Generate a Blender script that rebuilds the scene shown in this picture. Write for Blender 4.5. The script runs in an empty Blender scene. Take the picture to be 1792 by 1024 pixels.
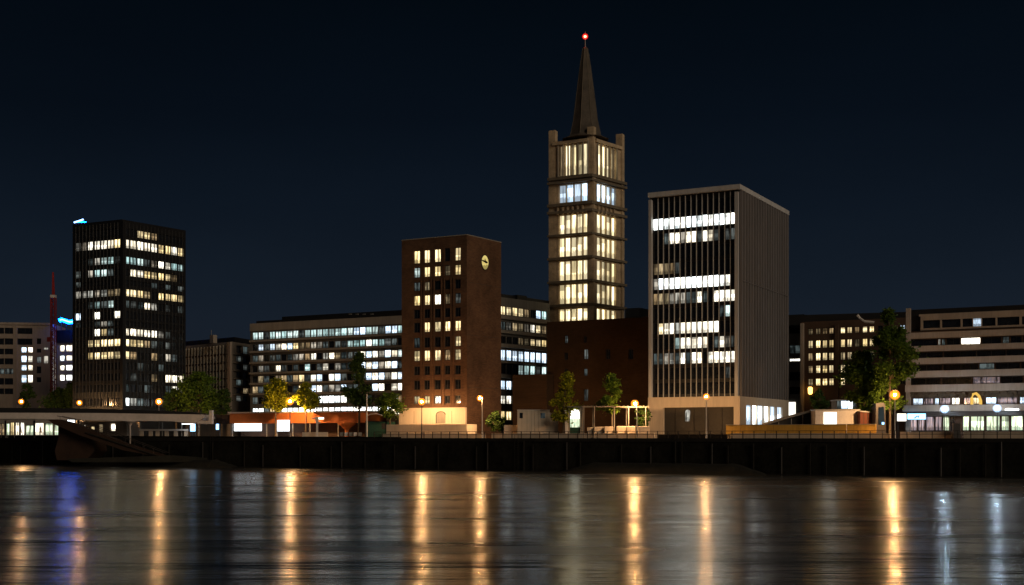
import bpy, bmesh, math, random
from mathutils import Vector, Matrix
R = random.Random(7)
sc = bpy.context.scene
C = sc.collection
F = 2150.0; CZ = 5.2; HY = 765.0; G = 5.02        # focal length in photo pixels, eye height, horizon row, quay level

# ------------------------------------------------------------------ helpers
def K(px): return (px-896.0)/F
def QY(px, o=0.0): return (186.3+o)/(1+0.5221*K(px))      # depth of lines parallel to the quay
def pt(px, Y): return (K(px)*Y, Y)
def zat(py, Y): return CZ+(HY-py)*Y/F
def tag(o, label=None, cat=None, group=None, kind=None):
    if label: o['label'] = label
    if cat: o['category'] = cat
    if group: o['group'] = group
    if kind: o['kind'] = kind
    return o
def empty(name, loc, label, cat, group=None, rz=0):
    o = bpy.data.objects.new(name, None); C.objects.link(o); o.location = loc; o.rotation_euler[2] = rz
    o.empty_display_size = .5
    return tag(o, label, cat, group)
def link(name, me, parent=None, loc=(0,0,0), rz=0):
    o = bpy.data.objects.new(name, me); C.objects.link(o); o.location = loc; o.rotation_euler[2] = rz
    if parent: o.parent = parent
    return o

class MB:
    """collects shapes in one mesh"""
    def __init__(s): s.v = []; s.f = []; s.m = []; s.uv = []; s.mi = 0
    def face(s, pts, uv=None):
        n = len(s.v); s.v += [tuple(p) for p in pts]; s.f.append(tuple(range(n, n+len(pts)))); s.m.append(s.mi)
        s.uv.append(uv if uv else [(p[0]*.7+p[1]*.7, p[2]) for p in pts])
        return s
    def poly(s, verts, faces):
        n = len(s.v); s.v += [tuple(p) for p in verts]
        for f in faces:
            s.f.append(tuple(n+i for i in f)); s.m.append(s.mi); s.uv.append([(verts[i][0]*.7+verts[i][1]*.7, verts[i][2]) for i in f])
        return s
    def box(s, x0, x1, y0, y1, z0, z1):
        v = [(x0,y0,z0),(x1,y0,z0),(x1,y1,z0),(x0,y1,z0),(x0,y0,z1),(x1,y0,z1),(x1,y1,z1),(x0,y1,z1)]
        return s.poly(v, [(0,3,2,1),(4,5,6,7),(0,1,5,4),(1,2,6,5),(2,3,7,6),(3,0,4,7)])
    def obox(s, a, b, w, z0, z1, z0b=None, z1b=None):
        """box along the ground line a->b (2D), width w to the inside (left of direction)"""
        d = Vector((b[0]-a[0], b[1]-a[1])); L = d.length; d /= L; n = Vector((-d.y, d.x))*w
        z0b = z0 if z0b is None else z0b; z1b = z1 if z1b is None else z1b
        v = [(a[0],a[1],z0),(b[0],b[1],z0b),(b[0]+n.x,b[1]+n.y,z0b),(a[0]+n.x,a[1]+n.y,z0),
             (a[0],a[1],z1),(b[0],b[1],z1b),(b[0]+n.x,b[1]+n.y,z1b),(a[0]+n.x,a[1]+n.y,z1)]
        return s.poly(v, [(0,3,2,1),(4,5,6,7),(0,1,5,4),(1,2,6,5),(2,3,7,6),(3,0,4,7)])
    def prism(s, poly, z0, z1):
        n = len(poly); v = [(p[0],p[1],z0) for p in poly]+[(p[0],p[1],z1) for p in poly]
        f = [tuple(range(n-1,-1,-1)), tuple(range(n,2*n))]+[(i,(i+1)%n,(i+1)%n+n,i+n) for i in range(n)]
        return s.poly(v, f)
    def vprism(s, prof, a, thick):
        """profile of (x,z) points extruded in depth from y=a to a+thick"""
        n = len(prof); v = [(p[0],a,p[1]) for p in prof]+[(p[0],a+thick,p[1]) for p in prof]
        f = [tuple(range(n)), tuple(range(2*n-1,n-1,-1))]+[((i+1)%n,i,i+n,(i+1)%n+n) for i in range(n)]
        return s.poly(v, f)
    def tube(s, pts, rads, n=8):
        pts = [Vector(p) for p in pts]; rings = []
        for i, p in enumerate(pts):
            d = (pts[min(i+1,len(pts)-1)]-pts[max(i-1,0)]).normalized()
            up = Vector((0,0,1)) if abs(d.z) < .9 else Vector((1,0,0))
            a = d.cross(up).normalized(); b = d.cross(a).normalized()
            r = rads[i] if isinstance(rads, (list,tuple)) else rads
            rings.append([p+(a*math.cos(t*2*math.pi/n)+b*math.sin(t*2*math.pi/n))*r for t in range(n)])
        v = [q for r_ in rings for q in r_]; f = []
        for i in range(len(rings)-1):
            for j in range(n):
                f.append((i*n+j, i*n+(j+1)%n, (i+1)*n+(j+1)%n, (i+1)*n+j))
        f.append(tuple(range(n))); f.append(tuple(range(len(v)-1, len(v)-1-n, -1)))
        return s.poly(v, f)
    def lathe(s, prof, n=12, c=(0,0), rot=0):
        v = []; f = []
        for (r, z) in prof:
            for j in range(n):
                t = rot+j*2*math.pi/n; v.append((c[0]+r*math.cos(t), c[1]+r*math.sin(t), z))
        for i in range(len(prof)-1):
            for j in range(n): f.append((i*n+j, i*n+(j+1)%n, (i+1)*n+(j+1)%n, (i+1)*n+j))
        f.append(tuple(range(n-1,-1,-1))); f.append(tuple(range((len(prof)-1)*n, len(prof)*n)))
        return s.poly(v, f)
    def mesh(s, name, mats):
        me = bpy.data.meshes.new(name); me.from_pydata(s.v, [], s.f)
        if not isinstance(mats, (list,tuple)): mats = [mats]
        for m in mats: me.materials.append(m)
        ul = me.uv_layers.new(name='UVMap'); k = 0
        for i, f in enumerate(s.f):
            me.polygons[i].material_index = s.m[i]
            for j in range(len(f)): ul.data[k].uv = s.uv[i][j]; k += 1
        me.update(); return me
    def build(s, name, mats, parent=None, loc=(0,0,0), smooth=False):
        me = s.mesh(name, mats)
        if smooth:
            for p in me.polygons: p.use_smooth = True
        return link(name, me, parent, loc)
    def world(s, name, mats, parent=None, smooth=False):
        """shapes given in world coordinates; origin moved to the parent or to the base centre"""
        if parent: ox = Vector(parent.location)
        else:
            xs = [v[0] for v in s.v]; ys = [v[1] for v in s.v]; zs = [v[2] for v in s.v]
            ox = Vector(((min(xs)+max(xs))/2, (min(ys)+max(ys))/2, min(zs)))
        s.v = [tuple(Vector(v)-ox) for v in s.v]
        return s.build(name, mats, parent, (0,0,0) if parent else ox, smooth)

# ------------------------------------------------------------------ materials
def nm(name):
    m = bpy.data.materials.new(name); m.use_nodes = True; nt = m.node_tree; nt.nodes.clear()
    out = nt.nodes.new('ShaderNodeOutputMaterial'); return m, nt, out
def N(nt, t, **kw):
    n = nt.nodes.new(t)
    for k, v in kw.items(): setattr(n, k, v)
    return n
def math_(nt, op, a, b=None, c=None):
    n = nt.nodes.new('ShaderNodeMath'); n.operation = op
    for i, x in enumerate((a, b, c)):
        if x is None: continue
        if hasattr(x, 'links'): nt.links.new(x, n.inputs[i])
        else: n.inputs[i].default_value = x
    return n.outputs[0]
def mat(name, col, rough=.8, var=.35, scale=.35, metal=0, bump=0, streak=False, spec=.3):
    m, nt, out = nm(name); L = nt.links.new
    b = N(nt, 'ShaderNodeBsdfPrincipled'); L(b.outputs[0], out.inputs[0])
    tc = N(nt, 'ShaderNodeTexCoord'); mp = N(nt, 'ShaderNodeMapping'); L(tc.outputs['Object'], mp.inputs[0])
    if streak: mp.inputs['Scale'].default_value = (1.6, 1.6, .16)
    n1 = N(nt, 'ShaderNodeTexNoise'); n1.inputs['Scale'].default_value = scale; n1.inputs['Detail'].default_value = 6; n1.inputs['Roughness'].default_value = .65
    L(mp.outputs[0], n1.inputs['Vector'])
    n2 = N(nt, 'ShaderNodeTexNoise'); n2.inputs['Scale'].default_value = scale*9; n2.inputs['Detail'].default_value = 4
    L(mp.outputs[0], n2.inputs['Vector'])
    s = math_(nt, 'ADD', math_(nt, 'MULTIPLY', n1.outputs['Fac'], .65), math_(nt, 'MULTIPLY', n2.outputs['Fac'], .35))
    r = N(nt, 'ShaderNodeMapRange'); L(s, r.inputs['Value']); r.inputs['From Min'].default_value = .3; r.inputs['From Max'].default_value = .7
    r.inputs['To Min'].default_value = 1-var; r.inputs['To Max'].default_value = 1+var*.6
    mx = N(nt, 'ShaderNodeVectorMath', operation='SCALE'); mx.inputs[0].default_value = col[:3]; L(r.outputs[0], mx.inputs['Scale'])
    L(mx.outputs[0], b.inputs['Base Color']); b.inputs['Roughness'].default_value = rough; b.inputs['Metallic'].default_value = metal
    b.inputs['Specular IOR Level'].default_value = spec
    if bump:
        bp = N(nt, 'ShaderNodeBump'); bp.inputs['Strength'].default_value = bump; bp.inputs['Distance'].default_value = .05
        L(n2.outputs['Fac'], bp.inputs['Height']); L(bp.outputs[0], b.inputs['Normal'])
    return m
def brick(name, c1, c2, mortar, w=.5, h=.17):
    m, nt, out = nm(name); L = nt.links.new
    b = N(nt, 'ShaderNodeBsdfPrincipled'); L(b.outputs[0], out.inputs[0]); b.inputs['Roughness'].default_value = .9; b.inputs['Specular IOR Level'].default_value = .15
    uv = N(nt, 'ShaderNodeUVMap'); br = N(nt, 'ShaderNodeTexBrick'); L(uv.outputs[0], br.inputs['Vector'])
    br.inputs['Scale'].default_value = 1; br.inputs['Brick Width'].default_value = w; br.inputs['Row Height'].default_value = h
    br.inputs['Mortar Size'].default_value = .012; br.inputs['Color1'].default_value = (*c1, 1); br.inputs['Color2'].default_value = (*c2, 1); br.inputs['Mortar'].default_value = (*mortar, 1)
    no = N(nt, 'ShaderNodeTexNoise'); L(uv.outputs[0], no.inputs['Vector']); no.inputs['Scale'].default_value = .22; no.inputs['Detail'].default_value = 7; no.inputs['Roughness'].default_value = .7
    r = N(nt, 'ShaderNodeMapRange'); L(no.outputs['Fac'], r.inputs['Value']); r.inputs['From Min'].default_value = .3; r.inputs['From Max'].default_value = .7
    r.inputs['To Min'].default_value = .6; r.inputs['To Max'].default_value = 1.25
    mx = N(nt, 'ShaderNodeVectorMath', operation='SCALE'); L(br.outputs['Color'], mx.inputs[0]); L(r.outputs[0], mx.inputs['Scale'])
    L(mx.outputs[0], b.inputs['Base Color']); return m
def emit(name, col, s):
    m, nt, out = nm(name); e = N(nt, 'ShaderNodeEmission'); e.inputs[0].default_value = (*col, 1); e.inputs[1].default_value = s
    nt.links.new(e.outputs[0], out.inputs[0]); return m
def lit(name, col, s, col2=None, fx=3.0, lo=.3, shop=False):
    """a lit room behind glass: curtains, ceiling lights, furniture, different in every pane"""
    m, nt, out = nm(name); L = nt.links.new
    uv = N(nt, 'ShaderNodeUVMap'); sep = N(nt, 'ShaderNodeSeparateXYZ'); L(uv.outputs[0], sep.inputs[0])
    oi = N(nt, 'ShaderNodeObjectInfo'); ge = N(nt, 'ShaderNodeNewGeometry')
    rnd = math_(nt, 'FRACT', math_(nt, 'ADD', oi.outputs['Random'], ge.outputs['Random Per Island']))
    r2 = math_(nt, 'FRACT', math_(nt, 'MULTIPLY', rnd, 37.7))
    cx = N(nt, 'ShaderNodeCombineXYZ'); L(math_(nt, 'ADD', math_(nt, 'MULTIPLY', sep.outputs[0], fx), math_(nt, 'MULTIPLY', rnd, 90)), cx.inputs[0])
    L(math_(nt, 'MULTIPLY', sep.outputs[1], .7), cx.inputs[1]); L(math_(nt, 'MULTIPLY', r2, 30), cx.inputs[2])
    n1 = N(nt, 'ShaderNodeTexNoise'); n1.inputs['Scale'].default_value = 1; n1.inputs['Detail'].default_value = 2; L(cx.outputs[0], n1.inputs['Vector'])
    cur = N(nt, 'ShaderNodeMapRange'); L(n1.outputs['Fac'], cur.inputs['Value']); cur.inputs['From Min'].default_value = .35; cur.inputs['From Max'].default_value = .55
    cur.inputs['To Min'].default_value = lo; cur.inputs['To Max'].default_value = 1
    # clutter along the sill
    cy = N(nt, 'ShaderNodeCombineXYZ'); L(math_(nt, 'ADD', math_(nt, 'MULTIPLY', sep.outputs[0], fx*1.7), math_(nt, 'MULTIPLY', r2, 50)), cy.inputs[0]); L(math_(nt, 'MULTIPLY', sep.outputs[1], 3), cy.inputs[1])
    n2 = N(nt, 'ShaderNodeTexNoise'); n2.inputs['Scale'].default_value = 1; n2.inputs['Detail'].default_value = 2; L(cy.outputs[0], n2.inputs['Vector'])
    low = math_(nt, 'GREATER_THAN', math_(nt, 'MULTIPLY', n2.outputs['Fac'], .62), sep.outputs[1])
    clut = math_(nt, 'SUBTRACT', 1.0, math_(nt, 'MULTIPLY', low, .55))
    r3 = math_(nt, 'FRACT', math_(nt, 'MULTIPLY', rnd, 91.3))
    bl = math_(nt, 'GREATER_THAN', sep.outputs[1], math_(nt, 'ADD', .35, math_(nt, 'MULTIPLY', r3, 1.1)))
    lev = math_(nt, 'MULTIPLY', math_(nt, 'ADD', .32, math_(nt, 'MULTIPLY', r2, 1.0)), math_(nt, 'SUBTRACT', 1.0, math_(nt, 'MULTIPLY', bl, .6)))
    st = math_(nt, 'MULTIPLY', math_(nt, 'MULTIPLY', math_(nt, 'MULTIPLY', cur.outputs[0], clut), lev), s)
    e = N(nt, 'ShaderNodeEmission'); L(st, e.inputs[1])
    mix = N(nt, 'ShaderNodeMix', data_type='RGBA'); L(n2.outputs['Fac'] if shop else rnd, mix.inputs[0])
    mix.inputs[6].default_value = (*col, 1); mix.inputs[7].default_value = (*(col2 or col), 1)
    L(mix.outputs[2], e.inputs[0])
    g = N(nt, 'ShaderNodeBsdfGlossy'); g.inputs[0].default_value = (.04, .04, .04, 1); g.inputs[1].default_value = .08
    a = N(nt, 'ShaderNodeAddShader'); L(e.outputs[0], a.inputs[0]); L(g.outputs[0], a.inputs[1]); L(a.outputs[0], out.inputs[0])
    return m
M = {}
WM = {
 'W': lit('window_white', (1,.94,.78), 4.2, (1,.86,.62)),
 'w': lit('window_white_dim', (.9,.9,.8), .7, (.95,.8,.6), lo=.15),
 'Y': lit('window_warm', (1,.72,.30), 2.3, (1,.80,.46)),
 'y': lit('window_warm_dim', (1,.66,.32), .55, (.9,.7,.4), lo=.2),
 'T': lit('window_cool', (.55,.88,.86), 1.35, (.8,.95,.9), lo=.35),
 't': lit('window_cool_dim', (.45,.6,.6), .2, (.6,.65,.6), lo=.1),
 'C': lit('window_blue_white', (.58,.78,1), 3.2, (.72,.86,1), lo=.5),
 'S': lit('shop_window', (1,.80,.45), 2.6, (.5,.95,.75), fx=6, lo=.2, shop=True),
 's': lit('shop_window_dim', (1,.55,.28), .9, (.25,.4,.7), fx=7, lo=.08, shop=True),
 'B': lit('window_bright', (.86,.97,1), 8.0, (1,.95,.80), lo=.35),
 'c': lit('window_pale_gold', (1,.80,.42), 2.6, (1,.84,.52), lo=.42),
}
WM['.'] = mat('dark_glass', (.012,.014,.018), .12, .3, 1.5, spec=.5)
M['frame_dark'] = mat('frame_dark', (.02,.02,.02), .5, .2)
M['frame_grey'] = mat('frame_grey', (.16,.15,.14), .6, .2)
M['frame_stone'] = mat('frame_stone', (.33,.29,.23), .8, .3)
M['black_wall'] = mat('black_cladding', (.012,.012,.013), .45, .4, .4)
M['fin_dark'] = mat('fin_dark', (.055,.056,.058), .5, .6, .3)
M['fin_pale'] = mat('fin_pale', (.44,.43,.41), .6, .3, .3, streak=True)
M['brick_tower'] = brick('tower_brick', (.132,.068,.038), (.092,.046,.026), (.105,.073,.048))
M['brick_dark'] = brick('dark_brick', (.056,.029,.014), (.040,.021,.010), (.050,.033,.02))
M['brick_side'] = M['brick_tower']
M['pale_stone'] = mat('pale_render', (.55,.46,.36), .85, .22, .3, streak=True)
M['white_conc'] = mat('white_concrete', (.46,.45,.44), .85, .25, .3, streak=True)
M['rib'] = mat('ribbed_concrete', (.145,.132,.13), .85, .3, .25, streak=True)
M['church'] = mat('tower_sandstone', (.50,.385,.25), .9, .55, .5, bump=.4)
M['church_band'] = mat('tower_cornice', (.17,.14,.10), .9, .5, .7)
M['spire'] = mat('spire_slate', (.10,.082,.064), .7, .6, .5)
M['office'] = mat('office_concrete', (.12,.112,.10), .85, .35, .2, streak=True)
M['office_pale'] = mat('office_pale_band', (.25,.22,.185), .85, .3, .25, streak=True)
M['roof'] = mat('dark_roof', (.008,.008,.009), .7, .3)
M['brown'] = mat('brown_cladding', (.075,.045,.03), .85, .3, .3)
M['stripe'] = mat('balcony_concrete', (.34,.28,.23), .85, .3, .3, streak=True)
M['grey_wall'] = mat('grey_render', (.24,.22,.20), .85, .3, .3, streak=True)
M['cream'] = mat('cream_render', (.35,.29,.24), .85, .3, .3, streak=True)
M['white'] = mat('white_paint', (.62,.58,.54), .55, .18, .5)
M['canopy'] = mat('canopy_white', (.50,.44,.40), .6, .25, .2)
M['orange'] = mat('orange_panel', (.60,.17,.04), .6, .25, .3)
M['rust'] = mat('rusty_steel', (.028,.013,.007), .8, .6, .6)
M['steel'] = mat('galvanised_steel', (.30,.29,.27), .5, .3, metal=.4)
M['steel_dark'] = mat('dark_steel', (.035,.03,.028), .5, .3)
M['red'] = mat('red_steel', (.26,.02,.018), .6, .4)
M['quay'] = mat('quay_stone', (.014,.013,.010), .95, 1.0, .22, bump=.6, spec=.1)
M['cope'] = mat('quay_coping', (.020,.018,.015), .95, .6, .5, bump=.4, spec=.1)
M['pave'] = mat('paving', (.22,.19,.16), .9, .4, .2, bump=.2)
M['mud'] = mat('river_mud', (.018,.017,.013), .95, .6, .4, bump=.6)
M['yellow'] = mat('yellow_board', (.60,.34,.06), .7, .35, .4, streak=True)
M['green'] = mat('green_paint', (.02,.07,.05), .5, .3)
M['bark'] = mat('bark', (.10,.075,.05), .95, .5, 2, bump=.5)
M['tent'] = mat('dark_canvas', (.03,.03,.03), .8, .5)
M['lamp'] = emit('sodium_lamp', (1,.52,.20), 1700)
M['lampw'] = emit('white_lamp', (.66,.84,1), 520)
M['lampb'] = emit('lantern_amber', (1,.5,.1), 5)
M['neon'] = emit('blue_neon', (.001,.10,1), 44)
M['neon_core'] = emit('pale_neon', (.25,.5,1), 5)
M['beacon'] = emit('red_beacon', (1,.05,.02), 60)
M['panel'] = emit('light_panel', (.9,.96,1), 3.4)
M['panelw'] = emit('warm_light_panel', (1,.93,.8), 2.4)
M['panelb'] = emit('blue_light_panel', (.28,.58,1), 3.5)
M['clock'] = lit('clock_glow', (1,.78,.24), .8, (1,.82,.3), fx=1, lo=.75)

def halomat(name, col, s, tr):  # see-through glow shell fading at the rim, imitates the halo round a light
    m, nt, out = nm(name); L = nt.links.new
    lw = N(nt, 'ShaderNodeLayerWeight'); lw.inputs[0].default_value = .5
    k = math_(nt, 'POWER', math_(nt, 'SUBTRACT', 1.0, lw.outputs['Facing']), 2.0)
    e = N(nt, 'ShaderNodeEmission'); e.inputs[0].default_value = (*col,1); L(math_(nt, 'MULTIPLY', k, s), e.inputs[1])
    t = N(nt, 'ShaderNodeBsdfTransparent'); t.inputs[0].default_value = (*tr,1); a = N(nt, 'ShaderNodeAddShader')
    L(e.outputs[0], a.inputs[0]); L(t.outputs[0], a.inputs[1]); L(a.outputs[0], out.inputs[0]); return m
M['halo_amber'] = halomat('amber_lamp_halo', (1,.24,.015), 2.2, (.95,.95,.95))
M['halo_white'] = halomat('white_lamp_halo', (.45,.65,1), 1.6, (.95,.95,.95))
M['halo_red'] = halomat('red_beacon_halo', (1,.02,.015), 1.6, (.95,.9,.9))
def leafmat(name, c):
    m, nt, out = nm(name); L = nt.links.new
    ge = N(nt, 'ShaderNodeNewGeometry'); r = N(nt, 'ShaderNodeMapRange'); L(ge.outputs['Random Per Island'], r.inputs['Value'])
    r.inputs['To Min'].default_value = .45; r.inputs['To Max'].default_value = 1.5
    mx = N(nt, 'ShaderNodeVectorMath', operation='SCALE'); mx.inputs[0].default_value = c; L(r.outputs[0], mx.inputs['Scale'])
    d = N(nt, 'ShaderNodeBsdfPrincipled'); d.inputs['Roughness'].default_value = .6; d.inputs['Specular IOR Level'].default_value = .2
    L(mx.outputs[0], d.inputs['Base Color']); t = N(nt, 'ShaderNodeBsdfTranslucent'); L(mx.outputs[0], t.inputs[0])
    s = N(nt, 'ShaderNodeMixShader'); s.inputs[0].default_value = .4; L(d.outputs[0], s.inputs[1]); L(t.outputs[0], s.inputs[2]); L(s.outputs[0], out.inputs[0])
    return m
M['leaf'] = leafmat('foliage', (.085,.145,.018))
M['leaf_mid'] = leafmat('foliage_green', (.13,.21,.02))
M['leaf_lamplit'] = leafmat('foliage_lamplit', (.24,.26,.012))  # lamp-lit copy of the foliage, lamp glow put into the leaf colour
M['leaf_dark'] = leafmat('foliage_dark', (.05,.09,.018))

# ------------------------------------------------------------------ buildings
class Plane:
    def __init__(s, pxa, Ya, pxb, Yb):
        s.A = Vector(pt(pxa, Ya)); s.B = Vector(pt(pxb, Yb)); s.d = s.B-s.A; s.L = s.d.length
    def s_(s, px): k = K(px); return (k*s.A.y-s.A.x)/(s.d.x-k*s.d.y)
    def u(s, px): return s.s_(px)*s.L
    def Y(s, px): return s.A.y+s.d.y*s.s_(px)
    def z(s, px, py): return zat(py, s.Y(px))
WCACHE = {}
def window_mesh(w, h, code, frame, bars, fm):
    key = (round(w,1), round(h,1), code, bars, fm, frame)
    if key in WCACHE: return WCACHE[key]
    b = MB(); b.mi = 0; pane = MB()
    pane.face([(-w/2,0,-h/2),(w/2,0,-h/2),(w/2,0,h/2),(-w/2,0,h/2)], [(0,0),(1,0),(1,1),(0,1)])
    t = frame
    if t:
        b.box(-w/2, w/2, -.06, .02, -h/2, -h/2+t); b.box(-w/2, w/2, -.06, .02, h/2-t, h/2)
        b.box(-w/2, -w/2+t, -.055, .02, -h/2+t, h/2-t); b.box(w/2-t, w/2, -.055, .02, -h/2+t, h/2-t)
        for i in range(bars):
            x = -w/2+w*(i+1)/(bars+1); b.box(x-t*.45, x+t*.45, -.05, .02, -h/2+t, h/2-t)
    me = (pane.mesh('window', WM[code]), b.mesh('frame', M[fm])); WCACHE[key] = me; return me
def facade(bm, A, B, z0, z1, holes, t):
    """wall quad with rectangular openings and reveals of depth t; holes (u0,u1,za,zb)"""
    d = (B-A); L = d.length; d = d/L; n = Vector((-d.y, d.x))
    def P(u, z, q=0): p = A+d*u+n*q; return (p.x, p.y, z)
    us = sorted({0, round(L,3)} | {round(x,3) for h in holes for x in h[:2]}); zs = sorted({round(z0,3), round(z1,3)} | {round(x,3) for h in holes for x in h[2:4]})
    for j in range(len(zs)-1):
        zc = (zs[j]+zs[j+1])/2; row = [h for h in holes if h[2] < zc < h[3]]; start = None
        for i in range(len(us)-1):
            uc = (us[i]+us[i+1])/2; o = any(h[0] < uc < h[1] for h in row)
            if not o and start is None: start = us[i]
            if start is not None and (o or i == len(us)-2):
                e = us[i] if o else us[i+1]
                bm.face([P(start,zs[j]),P(e,zs[j]),P(e,zs[j+1]),P(start,zs[j+1])], [(start,zs[j]),(e,zs[j]),(e,zs[j+1]),(start,zs[j+1])]); start = None
    for (a, b, c, e) in [h[:4] for h in holes]:
        bm.face([P(a,c),P(b,c),P(b,c,t),P(a,c,t)]); bm.face([P(a,e,t),P(b,e,t),P(b,e),P(a,e)])
        bm.face([P(a,c),P(a,c,t),P(a,e,t),P(a,e)]); bm.face([P(b,c,t),P(b,c),P(b,e),P(b,e,t)])
def building(name, label, cat, corners, ztop, wall, wins, t=.3, roofm='roof', frame=.09, fm='frame_dark', base=None, group=None, parapet=.5, partname='window', wallname='wall'):
    """corners: list of 2D points counter-clockwise; wins {edge: [(u0,u1,z0,z1,code,bars)]}"""
    base = G if base is None else base
    cs = [Vector(c) for c in corners]; cen = sum(cs, Vector((0,0)))/len(cs)
    root = empty(name, (cen.x, cen.y, base), label, cat, group)
    bm = MB(); n = len(cs)
    for i in range(n):
        A, B = cs[i], cs[(i+1)%n]; L = (B-A).length; w = [h for h in wins.get(i, []) if h[0] > .02 and h[1] < L-.02 and h[1]-h[0] > .1]
        facade(bm, A, B, base-.05, ztop, w, t)
        d = (B-A)/L; bm.obox(A-d*.0, B-d*.25, .25, ztop, ztop+parapet*.5)   # parapet upstand
    bm.face([(c.x,c.y,ztop-.01) for c in cs])
    bm.world(wallname, M[wall] if isinstance(wall, str) else wall, root)
    allw = []
    for i in wins:
        A, B = cs[i], cs[(i+1)%n]; L = (B-A).length
        for h in wins[i]:
            if h[0] > .02 and h[1] < L-.02 and h[1]-h[0] > .1: allw.append((i, h))
    rank = sorted(range(len(allw)), key=lambda q: -((allw[q][1][1]-allw[q][1][0])*(allw[q][1][3]-allw[q][1][2])+(50 if allw[q][1][4] != '.' else 0)))
    ind = set(rank[:100]); rest = {}
    for q, (i, h) in enumerate(allw):
        A, B = cs[i], cs[(i+1)%n]; d = (B-A).normalized(); nn = Vector((-d.y, d.x)); p = A+d*((h[0]+h[1])/2)+nn*(t*.8)
        w, hh = h[1]-h[0], h[3]-h[2]; bars = h[5] if len(h) > 5 else 0
        if q in ind:
            pm_, fm_ = window_mesh(w, hh, h[4], frame, bars, fm)
            o = link(partname, pm_, root, (p.x-cen.x, p.y-cen.y, (h[2]+h[3])/2-base), math.atan2(d.y, d.x))
            link('frame', fm_, o)
        else: rest.setdefault(h[4], []).append((p, d, w, hh))
    if rest:
        bm = MB(); mats = []
        for ci, (code, lst) in enumerate(sorted(rest.items())):
            mats.append(WM[code]); bm.mi = ci
            for (p, d, w, hh), z in zip(lst, [None]*len(lst)):
                pass
        k = 0
        for ci, code in enumerate(sorted(rest)):
            bm.mi = ci
            for q, (i, h) in enumerate(allw):
                if q in ind or h[4] != code: continue
                A, B = cs[i], cs[(i+1)%n]; d = (B-A).normalized(); nn = Vector((-d.y, d.x)); a = A+d*h[0]+nn*t*.8; b = A+d*h[1]+nn*t*.8
                bm.face([(a.x,a.y,h[2]),(b.x,b.y,h[2]),(b.x,b.y,h[3]),(a.x,a.y,h[3])], [(0,0),(1,0),(1,1),(0,1)])
        o = bm.world(partname, mats, root); o['kind'] = 'stuff'; o['label'] = 'small dark windows of the facade'
    return root
def grid(plane, cols, rows, pats, pxref, bars=0, gap=0, jit=0):
    """cols: (px0,px1) spans on the plane; rows: (pyTop,pyBottom) measured at pxref; pats: strings"""
    out = []
    for (yt, yb), pat in zip(rows, pats):
        zt, zb = plane.z(pxref, yt), plane.z(pxref, yb)
        for (a, b), ch in zip(cols, pat):
            if ch == ' ': continue
            out.append((plane.u(a)+gap, plane.u(b)-gap, zb, zt, ch, bars))
    return out
def even(p, a, b, n, gapm):
    """n equal bays in metres between pixel columns a and b on plane p, returned as pixel spans"""
    ua, ub = p.u(a), p.u(b); w = (ub-ua)/n
    return [(ua+w*i+gapm, ua+w*(i+1)-gapm) for i in range(n)]
def gridu(plane, spans, rows, pats, pxref, bars=0):
    out = []
    for (yt, yb), pat in zip(rows, pats):
        zt, zb = plane.z(pxref, yt), plane.z(pxref, yb)
        for (a, b), ch in zip(spans, pat):
            if ch != ' ': out.append((a, b, zb, zt, ch, bars))
    return out
def corner3(pa, Ya, pc, Yc, pb, Yb):
    A, Cc, B = Vector(pt(pa,Ya)), Vector(pt(pc,Yc)), Vector(pt(pb,Yb)); return [A, Cc, B, A+B-Cc]
def back(A, B, dep):
    d = (B-A).normalized(); n = Vector((-d.y, d.x))*dep; return [A, B, B+n, A+n]
def bar_on(plane, root, name, m, us, z0, z1, w, out, lab=None):
    """vertical bars standing proud of a facade, one object each"""
    d = plane.d/plane.L; rz = math.atan2(d.y, d.x)
    me = MB().box(-w/2, w/2, -out, .03, 0, z1-z0).mesh(name, M[m])
    for u in us:
        p = plane.A+d*u; link(name, me, root, (p.x-root.location.x, p.y-root.location.y, z0-root.location.z), rz)
def band_on(plane, root, name, m, u0, u1, z0, z1, out, deep=.02):
    d = plane.d/plane.L; n = Vector((-d.y, d.x)); a = plane.A+d*u0-n*out; b = plane.A+d*u1-n*out
    return MB().obox(a, b, out+deep, z0, z1).world(name, M[m], root)

# ---- black tower
p1 = Plane(127, 256, 213, 250); p2 = Plane(213, 250, 325, 263.5)
ys = [405,425,454,475,493,511,531,550,565,580,599,621,640,659,679,703]
rows = [(y-6.5, y+6.5) if y not in (565,493) else (y-4.5, y+4.5) for y in ys]; rows[1] = (417.5, 433)
Lp = ['.......','wwWWWWY','..twTTt','t.wTTt.','t......','wwwwwyy','..tTtT.','C..W..W','t..twt.','...WYt.','..YYYYY','..YYYYY','.......','.......','.......','.......']
Rp = ['..YYy....','WWWWWYYWY','TTTtwWWTT','.WWYYYYy.','....t.t.t','YYYy.YYYY','tttWw.t.t','.........','.........','WWWWWwt..','YYYyt.t..','Yy..y.wt.','..t..t...','.t..y.WWW','t..t..tWw','Bwt..t...']
w1 = gridu(p1, even(p1, 130, 210.5, 7, .09), rows, Lp, 213, 0); w2 = gridu(p2, even(p2, 215.5, 322.5, 9, .10), rows, Rp, 213, 1)
cs = corner3(127, 256, 213, 250, 325, 263.5); zt = zat(386, 250)
bt = building('black_office_tower', 'tall black slab tower with thin vertical fins and a blue light on its roof', 'office tower', cs, zt, 'black_wall', {0: w1, 1: w2}, t=.25, frame=.07)
bar_on(p1, bt, 'fin', 'fin_dark', [p1.L*i/14 for i in range(1,14)], zat(712,250), zt-.3, .07, .16)
bar_on(p2, bt, 'fin', 'fin_dark', [p2.L*i/18 for i in range(1,18)], zat(712,250), zt-.3, .07, .16)
bar_on(p2, bt, 'corner_pier', 'black_wall', [.35], G, zt, .7, .32)
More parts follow.
